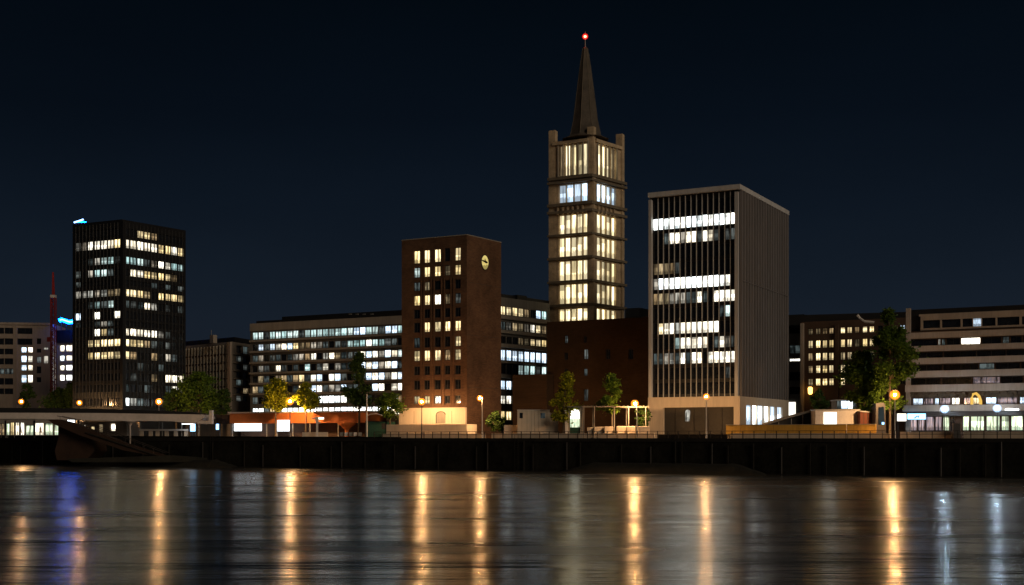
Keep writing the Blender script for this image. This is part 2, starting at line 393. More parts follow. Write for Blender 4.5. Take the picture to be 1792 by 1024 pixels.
a = cs[0]; s = MB(); s.tube([(a.x+.4,a.y-.2,zat(393,256)+.4),(a.x+1.4,a.y-.4,zat(391,256)+.4),(a.x+2.5,a.y-.8,zat(390,256)+.55)], .16, 6)
sg = empty('roof_sign', (a.x+1.4, a.y-.4, zt), 'short glowing blue light strip on the roof edge of the black tower', 'neon sign')
s.world('light_tube', M['neon_core'], sg)
MB().box(a.x+.2, a.x+2.8, a.y+.4, a.y+.6, zt+.12, zt+.95).world('backing', M['steel_dark'], sg)
MB().box(a.x+.25, a.x+2.7, a.y+.3, a.y+.38, zt+.75, zt+.9).world('glow_edge', M['neon'], sg)

# ---- brick tower with clock
p1 = Plane(703, 205.8, 817, 200); p2 = Plane(817, 200, 877, 208)
cols = [(724,734.6),(742,752),(760,771),(778,787.5),(796,806)]
rows = [(433,456),(463,481),(489,505),(513,531),(538,554),(561,579),(588,606),(611,630),(639,655),(664,681),(692,706)]
pats = ['YYY.Y','TYYyY','ty...','YYWyt','.....','.YYYY','t...Y','YYYyY','.....','.....','YYW..']
w1 = grid(p1, cols, rows, pats, 801, 1); zt = zat(414, 200)
cs = corner3(703, 205.8, 817, 200, 877, 208)
bk = building('brick_tower', 'red brown brick tower with a glowing round clock high on its blank side', 'tower', cs, zt, 'brick_tower', {0: w1}, t=.28, frame=.08, fm='frame_dark')
zb = zat(715.5, 200)
bm = MB(); d = p1.d/p1.L; n = Vector((-d.y, d.x)); q0 = cs[0]-n*.45-d*.25; q1 = cs[1]-n*.45; bm.obox(q0, q1, .45, G, zb)
bm.obox(q0-n*.12-d*.1, q1-n*.12, .6, zb, zb+.22); bm.world('plinth', M['pale_stone'], bk)
for c0 in (757, 775, 791.5, 739.5):           # shallow brick piers between the window columns
    band = bar_on(p1, bk, 'pier', 'brick_tower', [p1.u(c0)-.28, p1.u(c0)+.28], zat(709,200), zat(484,200), .14, .12)
band_on(p1, bk, 'coping', 'frame_stone', -.05, p1.L, zt+.25, zt+.36, .08, .3); band_on(p2, bk, 'coping', 'frame_stone', 0.0, p2.L, zt+.25, zt+.36, .08, .3)
# door in the plinth
u0 = p1.u(766); u1 = p1.u(782); za, zb2 = zat(741,202), zat(720.5,202); dd = MB()
arc = [(u0,za),(u1,za),(u1,zb2-.5)]+[((u0+u1)/2+(u1-u0)/2*math.cos(t), zb2-.5+.5*math.sin(t)) for t in [i*math.pi/8 for i in range(1,8)]]+[(u0,zb2-.5)]
def onp(p, u, z, out): dd_ = p.d/p.L; nn = Vector((-dd_.y, dd_.x)); q = p.A+dd_*u-nn*out; return (q.x, q.y, z)
dd.face([onp(p1,u,z,.47) for u,z in arc]); dd.world('door', M['office_pale'], bk)
fr = MB(); fr.tube([onp(p1,u,z,.5) for u,z in arc[2:]+[arc[0]]], .07, 5); fr.world('door_frame', M['steel_dark'], bk)
for c0 in (727, 793):
    MB().poly([onp(p1,p1.u(c0)-.03,zat(741,202),.455),onp(p1,p1.u(c0)+.03,zat(741,202),.455),onp(p1,p1.u(c0)+.03,zat(719,202),.455),onp(p1,p1.u(c0)-.03,zat(719,202),.455)], [(0,1,2,3)]).world('joint', M['steel_dark'], bk)
# clock, round, on the right face
uc, zc = p2.u(848), zat(459.5, p2.Y(848)); r = 1.24
ck = MB(); ck.face([onp(p2, uc+r*.84*math.cos(t)*(1-.12*math.sin(t)*(math.sin(t)<0)*-1), zc+r*math.sin(t), .10) for t in [i*math.pi/16 for i in range(32)]], [(.5+.5*math.cos(i*math.pi/16), .5+.5*math.sin(i*math.pi/16)) for i in range(32)])
clock = ck.world('clock_face', M['clock'], bk)
rim = MB(); rim.tube([onp(p2, uc+r*.84*math.cos(t)*(1-.12*math.sin(t)*(math.sin(t)<0)*-1), zc+r*math.sin(t), .10) for t in [i*math.pi/16 for i in range(33)]], .08, 5); ro = rim.world('clock_rim', M['steel_dark'], bk)
hd = MB()
for (ang, L_, w_) in ((math.radians(172), 1.05, .16), (math.radians(100), .55, .16), (math.radians(-8), .75, .22)):
    c_, s_ = math.cos(ang), math.sin(ang)
    hd.face([onp(p2, uc+c_*x-s_*y, zc+.12+s_*x+c_*y, .15) for x, y in ((-.1,-w_),(L_*.7,-w_*.8),(L_,0),(L_*.7,w_*.8),(-.1,w_))])
hd.world('clock_hand', M['steel_dark'], bk)
for zz_ in (zat(500,205), zat(590,205), zat(680,205)):
    band_on(p2, bk, 'expansion_joint', 'frame_dark', .3, p2.L-.1, zz_, zz_+.05, .012)
# terrace steps before it
st = MB(); A_ = Vector(pt(676, QY(676,3.2))); B_ = Vector(pt(817, QY(817,3.2))); st.obox(A_, B_, 3.2, G, zat(742, 190))
tag(st.world('terrace_wall', M['pale_stone']), 'low pale terrace wall along the foot of the brick tower', 'wall')

# ---- church tower
YA, YC, YB = 239.2, 235, 243
cs = corner3(961.5, YA, 1036.5, YC, 1091.5, YB); p1 = Plane(961.5, YA, 1036.5, YC); p2 = Plane(1036.5, YC, 1091.5, YB)
rows = [(253,306),(322,353),(375,408),(415,448),(456,490),(497,531),(540,566)]
wl, wr = [], []
for i, (a, b) in enumerate(rows):
    code = 'C' if i == 1 else 'c'
    wl += [(u0, u1, p1.z(1004,b), p1.z(1004,a), code if not (i == 0 and q == 0) else 'y', 0) for q, (u0, u1) in enumerate(even(p1, 977.5, 1029.5, 5 if i != 1 else 4, .07))]
    wr += [(u0, u1, p1.z(1004,b), p1.z(1004,a), code, 0) for (u0, u1) in even(p2, 1044.5, 1078.5, 4, .07)]
zt = zat(247, 237)
ch = building('church_tower', 'floodlit sandstone church tower with corner piers, lit tall windows and a pointed spire', 'church tower', cs, zt, 'church', {0: wl, 1: wr}, t=.55, frame=.07, fm='frame_stone')
# corner piers
for (cx, px_, top) in ((cs[0], 968, 229), (cs[1], 1037.5, 221), (cs[2], 1085, 236), (cs[3], 1027, 236)):
    Yc = cx.y; ins = (Vector((sum(c.x for c in cs)/4, sum(c.y for c in cs)/4))-cx).normalized()*.75; q = cx+ins
    d1 = p1.d/p1.L; n1 = Vector((-d1.y, d1.x)); h = .68; h2 = .58
    poly = [q-d1*h-n1*h2, q+d1*h-n1*h2, q+d1*h+n1*h2, q-d1*h+n1*h2]
    MB().prism(poly, G, zat(top, Yc)).world('corner_pier', M['church'], ch)
# cornices between the floors (dark bands with small corbels)
for (a, b, out) in ((308,313,.2),(316,320,.25),(355,360,.24),(368,372.5,.26),(409,412.5,.24),(449.5,453.5,.24),(491,495,.24),(532.5,536.8,.24)):
    z1_, z0_ = p1.z(1004,a), p1.z(1004,b)
    MB().prism([cs[0]-(p1.d/p1.L)*out-Vector((-(p1.d/p1.L).y,(p1.d/p1.L).x))*(out+.35), cs[1]-Vector((-(p1.d/p1.L).y,(p1.d/p1.L).x))*(out+.35)+p1.d/p1.L*.2, cs[2]+(p1.d/p1.L)*(out+.45)+(p2.d/p2.L)*.1, cs[3]], z0_, z1_).world('cornice', M['church_band'], ch)
for pl, sp in ((p1, even(p1, 977.5, 1029.5, 6, 0)), (p2, even(p2, 1044.5, 1078.5, 5, 0))):
    bar_on(pl, ch, 'mullion', 'frame_stone', [x[0] for x in sp]+[sp[-1][1]], p1.z(1004,307), p1.z(1004,249), .24, .30)
    bar_on(pl, ch, 'corbel', 'church', [x[0] for x in sp], p1.z(1004,374), p1.z(1004,361.5), .26, .5)
    band_on(pl, ch, 'belfry_lintel', 'church', .8, pl.L-.8, zt-.5, zt+.1, .45)
cen = Vector((sum(c.x for c in cs)/4, sum(c.y for c in cs)/4)); cpx = cen.x-.45
scy = cen.y-2.0
zz = lambda py: zat(py, scy)
MB().lathe([(4.8,zz(246)),(3.5,zz(241)),(3.15,zz(238)),(2.5,zz(212)),(2.15,zz(190)),(1.75,zz(160)),(1.32,zz(130)),(.9,zz(105)),(.5,zz(85)),(.3,zz(83))], 8, (cpx, scy), math.pi/8).world('spire', M['spire'], ch)
rb = MB()
for j in range(8):
    t = math.pi/8+j*math.pi/4; c_, s_ = math.cos(t), math.sin(t)
    rb.tube([(cpx+c_*r_, scy+s_*r_, z_) for r_, z_ in ((3.15,zz(238)),(2.5,zz(212)),(1.75,zz(160)),(.9,zz(105)),(.5,zz(85)))], .07, 4)
rb.world('spire_ridge', M['church_band'], ch)
MB().tube([(cpx,scy,zz(84)),(cpx,scy,zz(55))], [.12,.05], 6).world('mast', M['steel'], ch)
rp = MB(); rp.box(cpx-3.6, cpx+3.6, scy-.2, scy+6, zt-.2, zz(244)); rp.world('spire_base', M['spire'], ch)
be = MB(); be.lathe([(.02,zz(66.2)),(.2,zz(65.5)),(.27,zz(64)),(.2,zz(62.5)),(.02,zz(61.8))], 10, (cpx, scy)); be.world('beacon', M['beacon'], ch); MB().lathe([(0.6*math.sin(math.pi*i/10)+.01, zz(64)-.6*math.cos(math.pi*i/10)) for i in range(11)], 16, (cpx, scy)).world('beacon_halo', M['halo_red'], ch, True)  # outer red shell is an added halo round the beacon

# ---- white framed tower
p1 = Plane(1137, 196.8, 1293, 190); p2 = Plane(1293, 190, 1377, 212)
cs = corner3(1137, 196.8, 1293, 190, 1377, 212); zt = zat(325, 190); zb = zat(693.5, 190)
yc = [353]+[380.6+27*i for i in range(12)]
rows = [(y-10, y+10.5) for y in yc]
pats = ['...............','WWWWWWWWWWWWWWW','..tWWwWWtWWt.tt','...............','yyyyt..........','wWWWWWWWWWWWWW.','yyywwwttWt.WWWW','............tT.','.YWWwWWWWWWW...','....TWWWWW.tWwt','ttwwtWtWW.WWWWW','.............t.','...............']
pats = [p.replace('W', 'B') if i in (1,5) else p for i, p in enumerate(pats)]
sp = even(p1, 1142.5, 1288.5, 15, .05); w1 = gridu(p1, sp, rows, pats, 1293, 0)
tw = building('white_framed_tower', 'glass office tower with pale frame, slim vertical fins and a ribbed concrete side', 'office tower', cs, zt, 'black_wall', {0: w1}, t=.2, frame=.05)
bar_on(p1, tw, 'fin', 'fin_pale', [(sp[i][1]+sp[i+1][0])/2 for i in range(14)], zb, zt-.8, .10, .20)
bar_on(p1, tw, 'edge_pier', 'white_conc', [.28, p1.L-.24], zb, zt-1.0, .5, .62)
cap = MB(); d = p1.d/p1.L; n = Vector((-d.y,d.x)); e2 = (p2.d/p2.L)*.15
poly = [cs[0]-n*.66-d*.06, cs[1]-n*.66+d*.38, cs[2]+d*.38+e2, cs[3]-d*.12+e2]
cap.prism(poly, zt-.62, zt+.12); cap.world('roof_cap', M['white_conc'], tw)
# base storey: pale frame with dark garage recess
d2 = p2.d/p2.L
bb = MB(); A_ = cs[0]-n*.62-d*.05; B_ = cs[1]-n*.62+d*.35; hz = zat(712, 190)
zf = lambda py: zat(py, 190)
PB = Plane(0,1,1,1); PB.A = A_; PB.B = B_; PB.d = B_-A_; PB.L = PB.d.length
facade(bb, A_, B_, G, zb, [(PB.u(1161), PB.u(1284), G+.02, hz)], .52)
Q = Plane(0,1,1,1); Q.A = B_; Q.B = cs[2]+d*.35; Q.d = Q.B-Q.A; Q.L = Q.d.length
shopw = [(Q.u(a), Q.u(b), zat(747,200), zat(711,200)) for a, b in ((1306,1316),(1317,1325),(1326,1336),(1337,1347),(1348,1357),(1360,1369))]
facade(bb, Q.A, Q.B, G, zb, shopw, .35)
bb.face([(A_.x,A_.y,zb),(B_.x,B_.y,zb),(Q.B.x,Q.B.y,zb),(cs[3].x,cs[3].y,zb)]); bb.face([(cs[0].x,cs[0].y,G),(A_.x,A_.y,G),(A_.x,A_.y,zb),(cs[0].x,cs[0].y,zb)])
bb.world('base_storey', M['pale_stone'], tw)
for (a, b, c, e), code in zip(shopw, 'CBCBCC'):
    m_ = MB(); P_ = [onp(Q,a,c,-.3),onp(Q,b,c,-.3),onp(Q,b,e,-.3),onp(Q,a,e,-.3)]; m_.face(P_, [(0,0),(1,0),(1,1),(0,1)]); m_.world('shop_window', WM[code], tw)
g_ = MB(); g_.face([onp(PB,PB.u(1158),G,-.5),onp(PB,PB.u(1290),G,-.5),onp(PB,PB.u(1290),hz+.1,-.5),onp(PB,PB.u(1158),hz+.1,-.5)]); g_.world('garage_door', mat('garage_grey', (.055,.048,.04), .8, .3, .3), tw)
for u_ in (1180, 1213, 1238, 1262):
    MB().tube([onp(PB,PB.u(u_),G,-.46),onp(PB,PB.u(u_),hz,-.46)], .05, 4).world('door_post', M['steel_dark'], tw)
ux = PB.u(1202); dr = MB(); arc = [(ux-.42,zf(737)),(ux+.3,zf(737)),(ux+.42,zf(720))]+[(ux+.42*math.cos(t), zf(720)+.35*math.sin(t)) for t in (.5,1.2,1.9,2.6)]+[(ux-.42,zf(720))]
dr.face([onp(PB,u,z,-.44) for u,z in arc], [(.5+(u-ux),(z-zf(740))/3) for u,z in arc]); dr.world('lit_door', WM['w'], tw)
# ribbed side wall: folded concrete
rbm = MB(); nr = 19; z0_, z1_ = zb, zt-.62
L2 = Q.L; prof = []
for i in range(nr):
    u = .35+(L2-.6)*i/nr; w_ = (L2-.6)/nr; prof += [(u, -.45), (u+w_*.42, -.45), (u+w_*.50, 0), (u+w_*.94, 0)]
prof.append((L2-.25, -.45))
prof = [(0,-.3)]+prof
for (a, oa), (b, ob) in zip(prof[:-1], prof[1:]):
    rbm.mi = 1 if oa < -.4 and ob < -.4 else 0  # recess faces take a darker colour as painted shade between the ribs
    rbm.face([onp(Q,a,z0_,oa),onp(Q,b,z0_,ob),onp(Q,b,z1_,ob),onp(Q,a,z1_,oa)])
rbm.face([onp(Q,L2-.25,z0_,-.45),onp(Q,L2,z0_,0),onp(Q,L2,z1_,0),onp(Q,L2-.25,z1_,-.45)])
rbm.world('ribbed_wall', [M['rib'], mat('rib_recess_shade', (.07,.062,.06), .9, .3)], tw)
band_on(p2, tw, 'sill_line', 'rib', .5, p2.L-.3, zat(505,200), zat(503.6,200), .42)

# ---- long office block with pale blue windows
YA, YB = QY(438,50), QY(720,50); p1 = Plane(438, YA, 720, YB)
ctr = [576,598,618.5,638,657.5,677,697,718]
rows = [(y-6, y+6) for y in ctr]; rows[0] = (569.5,583); rows[7] = (711,725.5)
pats = ['TTtTTTTTtTTTTTTTTCCTTtCCTT','.WtWWWWYyywwt.ttTTTWTTtt.t','tw.tt.twwyW.wWytttWWWwWWTT','.wt.Wt.t.T.tW.wtttWWWwWWt.','.yt.yytyYtWW.WWt.ttWWWwWWW','yt..t..tYYWWtwwWtt..WW.WWW','t..t.t.t..BBBBBBtt.t..WWyW','BBtYYBBBBBBBBBBBBBBBBBBBBB']
pats = [''.join('C' if (c == 'W' and (i*7+j*3) % 5 < 2) else c for j, c in enumerate(p)) for i, p in enumerate(pats)]
ob = gridu(p1, even(p1, 441, 718, 26, .06), rows, pats, 693, 1)
A_, B_ = p1.A, p1.B; ztop = p1.z(693, 555.5)
of = building('long_office_block', 'long concrete office block with ribbons of pale blue and white lit windows', 'office block', back(A_, B_, 16), ztop, 'office', {0: ob}, t=.3, frame=.07)
for y0_, y1_ in ((584,587.5),(604.5,608),(625,628.5),(644.5,648),(664,667.5),(683.5,687)):
    band_on(p1, of, 'balcony_slab', 'office_pale', .1, p1.L-.1, p1.z(693,y1_), p1.z(693,y0_), .55)
band_on(p1, of, 'ground_canopy', 'white', .1, p1.L-.1, p1.z(693,728), p1.z(693,726.3), 1.2)
band_on(p1, of, 'cornice', 'office_pale', 0, p1.L, p1.z(693,567), ztop+.3, .18)
rt = MB(); nn = Vector((-p1.d.y,p1.d.x)).normalized(); a2 = p1.A+p1.d/p1.L*p1.u(478)+nn*3; rt.obox(a2, p1.B+nn*3, 9, ztop, p1.z(693,540)); rt.obox(p1.A+p1.d/p1.L*1+nn*.8, p1.B+nn*.8, 12, ztop, ztop+.9)
rt.world('roof_storey', M['roof'], of)
# small rooflights on the dark roof storey
for px_ in (610, 622, 634, 648):
    MB().obox(Vector(pt(px_, p1.Y(px_)+2.0)), Vector(pt(px_+4, p1.Y(px_+4)+2.0)), .4, p1.z(px_,549), p1.z(px_,547.5)).world('rooflight', M['frame_grey'], of)

# ---- glazed office wing behind the brick tower
p1 = Plane(850, 222, 962, 236)
rows = [(534,549),(561,575.5),(587,599.5),(611,629.5),(636,653),(665,681),(692,706),(719,735)]
pats = ['.YYYYYy.CT','.ttwyywWYy','.....yyYYY','.CCCCCCCCC','.....TTTtT','.CCC......','.yWW......','.YYYt.....']
wing = building('glazed_office_wing', 'glass fronted office wing squeezed behind the brick tower with yellow and blue lit storeys', 'office block', back(p1.A, p1.B, 14), zat(521,224), 'office', {0: gridu(p1, even(p1, 853.5, 958, 10, .10), rows, pats, 866, 1)}, t=.3, frame=.06)
for y0_, y1_ in ((551,557),(577,582),(601,607),(631,634.5),(655,661)):
    band_on(p1, wing, 'balcony_slab', 'office_pale', .1, p1.L-.1, p1.z(866,y1_), p1.z(866,y0_), .5)
MB().obox(p1.A+Vector((2,4)), p1.B+Vector((0,3)), 6, zat(521,224), zat(517.5,230)).world('roof_storey', M['roof'], wing)
MB().obox(Vector(pt(905,230)), Vector(pt(922,232)), 3, zat(521,224), zat(516,230)).world('roof_vent', M['roof'], wing)

# ---- dark brick hall
p1 = Plane(957, QY(957,30), 1160, QY(1160,30))
w = []
for (a, b, yt, yb, code) in ((988,994,587,601,'t'),(988,994,617,630,'.'),(1021.5,1027,588,600,'.'),(1021.5,1029.5,611,629,'t'),(1021.5,1028,645,658,'t'),(1021.5,1029.5,681,702,'t'),(988,994,645,660,'.'),(1060,1068,611,629,'.'),(1100,1108,611,629,'.')):
    w.append((p1.u(a), p1.u(b), p1.z((a+b)/2,yb), p1.z((a+b)/2,yt), code, 1))
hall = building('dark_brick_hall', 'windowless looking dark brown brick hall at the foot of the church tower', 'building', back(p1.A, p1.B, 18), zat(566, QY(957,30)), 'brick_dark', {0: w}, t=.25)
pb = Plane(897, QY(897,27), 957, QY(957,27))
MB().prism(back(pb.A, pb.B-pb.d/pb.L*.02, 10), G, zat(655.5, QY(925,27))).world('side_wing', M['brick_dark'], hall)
MB().obox(Vector(pt(1094,228)), Vector(pt(1120,226.5)), 5, zat(566,QY(957,30))-1, zat(540,228)).world('stair_head', M['office_pale'], hall)

# ---- left edge buildings
p1 = Plane(-30, 304, 91, 306)
w = []
lr = [(574,584.5),(592.5,603.5),(610.5,620.5),(627.5,638),(645,655),(662,673.5),(680,690)]
for j, (a, b) in enumerate(lr):
    for (x0, x1, nn_) in ((-27,24.5,3),) + (((30,57,1),) if j < 2 else ()):
        for s_ in even(p1, x0, x1, nn_, .05): w.append((s_[0], s_[1], p1.z(40,b), p1.z(40,a), 't' if (j == 4) else '.', 1))
for (a, b), c2 in zip(((607.5,617),(622.5,634),(638.5,648.5),(656,669.5)), 'BBBB'):
    w.append((p1.u(37), p1.u(46), p1.z(40,b), p1.z(40,a), 'C', 0)); w.append((p1.u(48.5), p1.u(57), p1.z(40,b), p1.z(40,a), 'W', 0))
for (a, b) in ((592,602),(610,617),(624,635),(641,653),(660,669)): w.append((p1.u(64), p1.u(72), p1.z(40,b), p1.z(40,a), 't' if a == 624 else '.', 0))
for (a, b) in ((607,612),(622,636)): w.append((p1.u(76), p1.u(84), p1.z(40,b), p1.z(40,a), 'w', 0))
lb = building('cream_apartment_block', 'cream apartment block at the left edge with two columns of white lit windows', 'apartment block', back(p1.A, p1.B, 14), zat(567,305), 'cream', {0: w}, t=.45, frame=.08)
band_on(p1, lb, 'roof_edge', 'cream', 0, p1.L, zat(568.5,305), zat(566,305)+.2, .3)
for x in (25.5, 28.5): bar_on(p1, lb, 'pilaster', 'cream', [p1.u(x)], G, zat(569,305), .5, .35)
p1 = Plane(84, 312, 132, 309)
rows = [(604,615.5),(622,632),(639,648.5),(656,666.5)]
lb2 = building('dark_corner_block', 'low dark block with paired bright windows squeezed beside the black tower', 'apartment block', back(p1.A, p1.B, 12), zat(581,310), 'grey_wall', {0: grid(p1, [(104.5,112.5),(115,126),(92,99)], rows, ['WW ','BW ','WB ','BB '], 110, 0)}, t=.3)
MB().prism(back(p1.A+Vector((0,-.4)), p1.B+Vector((0,-.4)), 10), zat(600,310), zat(578,310)).world('roof_storey', M['roof'], lb2)
s = MB(); s.tube([(*pt(104,306), zat(561,306)), (*pt(108,306), zat(559.5,306)), (*pt(114,306), zat(561.5,306)), (*pt(120,306), zat(564,306)), (*pt(128,306), zat(563,306))], .5, 6)
ns = empty('neon_sign', (*pt(115,306), zat(578,306)), 'wavy glowing blue neon strip on the low roof left of the black tower', 'neon sign')
s.world('light_tube', M['neon'], ns)
MB().tube([(*pt(105,305.5), zat(560.5,306)), (*pt(109,305.5), zat(559.7,306)), (*pt(116,305.5), zat(562,306)), (*pt(122,305.5), zat(564,306)), (*pt(127,305.5), zat(563.4,306))], .14, 5).world('bright_core', M['neon_core'], ns)
for px_ in (107, 116, 125): MB().tube([(*pt(px_,306.3), zat(579,306)), (*pt(px_,306.3), zat(563,306))], .1, 5).world('bracket', M['steel_dark'], ns)

# ---- red lattice mast (crane tower)
Yr = 298; x0, x1 = pt(88.5,Yr)[0], pt(95.5,Yr)[0]; zt = zat(476,Yr); mast = empty('red_crane_mast', ((x0+x1)/2, Yr, G), 'thin red steel lattice crane mast left of the black tower', 'crane')
w_ = x1-x0
for (a, b) in ((x0,Yr),(x1,Yr),(x0,Yr+w_),(x1,Yr+w_)): MB().tube([(a,b,G),(a,b,zat(520,Yr))], .13, 5).world('leg', M['red'], mast)
lc = MB(); z = G; st_ = (zat(520,Yr)-G)/26
for i in range(26):
    a, b = (x0, x1) if i % 2 else (x1, x0)
    lc.tube([(a,Yr,z),(b,Yr,z+st_)], .08, 4); lc.tube([(x0,Yr,z),(x1,Yr,z)], .07, 4); lc.tube([(x0,Yr+w_,z),(x1,Yr+w_,z+st_)], .07, 4); lc.tube([(x0,Yr,z),(x0,Yr+w_,z+st_)], .07, 4); z += st_
lc.world('lattice', M['red'], mast)
MB().tube([((x0+x1)/2,Yr+.5,zat(522,Yr)),((x0+x1)/2-.1,Yr+.5,zt)], [.42,.22], 5).world('top_mast', M['red'], mast)
MB().box(x0-.1, x1+.1, Yr-.1, Yr+w_+.1, zat(521,Yr), zat(516,Yr)).world('collar', M['white'], mast)
MB().box(x0-.9, x0-.2, Yr, Yr+.8, zat(598,Yr), zat(590,Yr)).world('cab', M['red'], mast)

# ---- block with open galleries between the black tower and the office
p1 = Plane(318, 286, 405, 272); p2 = Plane(405, 272, 441, 281)
rr = [(604,617),(622,632),(636,646),(650,660),(664,674),(678,688),(692,702)]
w1 = gridu(p1, even(p1, 321, 403, 15, .16), rr, ['t..y.t.y..y.t..','...t...y..t....','..t..y...t..y..','....t....y.t...','...y..t....yt..','.t....t......y.','...............'], 405, 0)
w2 = gridu(p2, even(p2, 413.5, 437, 2, .12), rr, ['.t','t.','.t','..','t.','.y','t.'], 413, 1)
gl = building('gallery_block', 'tan block with dense narrow window bays and a pale corner pillar beside the black tower', 'apartment block', corner3(318, 286, 405, 272, 441, 281), zat(600,272), 'office_pale', {0: w1, 1: w2}, t=.6, frame=.06, fm='frame_stone')
bar_on(p1, gl, 'corner_pillar', 'cream', [p1.L-.3], G, zat(599,272), 1.0, .5)
bar_on(p1, gl, 'rib', 'frame_stone', [p1.u(321)+i*(p1.u(403)-p1.u(321))/15 for i in range(16)], zat(705,272), zat(603,272), .14, .3)
for y_ in (619,634,648,662,676,690): band_on(p1, gl, 'floor_band', 'brown', .2, p1.L-1, p1.z(405,y_+1.4), p1.z(405,y_-1), .2); band_on(p2, gl, 'balcony', 'office_pale', .6, p2.L-.1, p1.z(405,y_+1.2), p1.z(405,y_-1), .5)
MB().prism([p1.A+Vector((0,2)), p1.B+Vector((0,3)), p2.B+Vector((-.5,2)), p2.B+Vector((0,12)), p1.A+Vector((0,14))], zat(600,272), zat(588,272)).world('roof_storey', M['roof'], gl)
MB().tube([(*pt(370,276),zat(590,276)),(*pt(370,276),zat(578,276))], .08, 5).world('aerial', M['steel'], gl)
MB().prism(back(Vector(pt(367,275)), Vector(pt(373,274)), 1), zat(600,274), zat(586,274)).world('chimney', M['office_pale'], gl)

# ---- brown office on the right
o_ = 60; p1 = Plane(1402, QY(1402,o_), 1600, QY(1600,o_))
cols = [(1413.8,1422.5),(1427,1436),(1439,1447.5),(1450,1459),(1470.5,1479),(1482,1491),(1495,1504),(1509,1518),(1521,1529.5),(1536,1545),(1549,1558),(1562,1571),(1575,1584)]
rows = [(574,585),(595,609),(617,631),(639,653),(662,675)]
br_ = building('brown_office_block', 'brown office block with a grid of square warm yellow windows behind the tall tree', 'office block', back(p1.A, p1.B, 14), zat(566,QY(1408,o_)), 'brown', {0: grid(p1, cols, rows, ['yyyyYYyYY..yC','YYYYYYyYY..Y.','yYYYyyyYY....','yYYYYYY......','yYYYY........'], 1440, 1)}, t=.3, fm='frame_dark')
MB().prism(back(p1.A+Vector((-4,1.5)), p1.B+Vector((6,1.5)), 12), zat(568,QY(1408,o_)), zat(551,QY(1408,o_))).world('mansard_roof', M['roof'], br_)
for x in (1465.0, 1404.5): bar_on(p1, br_, 'pilaster', 'cream' if x < 1410 else 'brown', [p1.u(x)], G, zat(570 if x > 1410 else 566,QY(1408,o_)), .6, .5)
# pale curved gutter on the roof
MB().tube([(*pt(1500,213),zat(551,213)),(*pt(1505,213),zat(557,213)),(*pt(1513,212.5),zat(563,213)),(*pt(1530,212),zat(565,213))], .22, 6).world('roof_rail', M['white'], br_)
lt = empty('wall_lantern', (*pt(1418,QY(1418,o_)-1), zat(695,217)), 'amber glowing lantern hanging on the brown office facade', 'lantern')
x_, y_ = pt(1418, QY(1418,o_)-1)
MB().lathe([(.2,zat(690,217)),(.38,zat(688,217)),(.42,zat(679,217)),(.25,zat(677,217))], 8, (x_,y_)).world('lantern_glass', M['lampb'], lt)
MB().lathe([(.45,zat(677,217)),(.1,zat(674.5,217))], 8, (x_,y_)).world('lantern_cap', M['steel_dark'], lt)
MB().tube([(x_,y_,zat(696,217)),(x_,y_,zat(690,217))], .08, 5).world('lantern_stem', M['steel_dark'], lt)
MB().tube([(x_,y_,zat(675,217)),(x_,y_+1.1,zat(675,217))], .05, 5).world('bracket', M['steel_dark'], lt)

# grey slice
p1 = Plane(1370, 228, 1409, 226)
gs = building('narrow_grey_block', 'narrow grey rendered block with small dark windows just right of the ribbed tower', 'apartment block', back(p1.A, p1.B, 10), zat(567,227), 'grey_wall', {0: grid(p1, [(1381,1400)], [(573,584),(604,619),(627,633),(651,666),(677,690)], ['.','t','B','.','.'], 1390, 1)}, t=.35)
MB().prism(back(p1.A+Vector((0,1)), p1.B+Vector((0,1)), 8), zat(567,227), zat(550,227)).world('roof_storey', M['roof'], gs)
band_on(p1, gs, 'arch_window', 'panelw', p1.u(1380), p1.u(1392), zat(731,227), zat(704,227), .1)
bar_on(p1, gs, 'corner_pier', 'cream', [p1.u(1405.5)], G, zat(566,227), .55, .4)

# ---- striped balcony building on the right
o_ = 40; YA, YB = QY(1588,o_), QY(1830,o_); p1 = Plane(1588, YA, 1830, YB); ref = 1590
W = []
def row(yt, yb, items, default='.', n=0):
    zt_, zb_ = p1.z(ref,yt), p1.z(ref,yb)
    for a, b, c in items: W.append((p1.u(a), p1.u(b), zb_, zt_, c, 1))
row(594.5,606.5, [(1592,1640,'.'),(1641,1646,'w'),(1647.5,1654,'t'),(1656,1680,'.'),(1681,1715.5,'W'),(1718,1752,'.'),(1754,1766,'t'),(1768,1788,'.'),(1790,1826,'.')])
row(617,628, [(1593,1650,'.'),(1651,1708,'.'),(1709,1760,'.'),(1761,1826,'.')])
row(639,650, [(1593,1649,'.'),(1650,1712,'.'),(1713,1740,'t'),(1742,1785,'.'),(1787,1826,'.')])
row(662,674, [(1593,1646,'.'),(1648,1700,'.'),(1702,1750,'s'),(1751,1790,'.'),(1792,1826,'.')])
row(697,709, [(1597,1615,'C'),(1616,1633,'s'),(1635,1643,'C'),(1644,1663,'s'),(1665,1679,'W'),(1686,1698,'s'),(1700,1717,'Y'),(1724,1744,'C'),(1745,1780,'s'),(1784,1795,'C'),(1800,1826,'s')])
sh = 0
row(729,755, [(1592,1604,'s'),(1606,1618,'s'),(1620,1634,'s'),(1636,1648,'s'),(1650,1661,'S'),(1663,1672,'.'),(1684,1696,'S'),(1698,1722,'S'),(1725,1750,'S'),(1752,1766,'S'),(1769,1790,'S'),(1792,1826,'S')])
ztop = p1.z(ref, 583.5)
sb = building('striped_balcony_block', 'long tan block with pale horizontal balcony bands and brightly lit shops at street level', 'apartment block', back(p1.A, p1.B, 14), ztop, 'brown', {0: W}, t=.5, frame=.08)
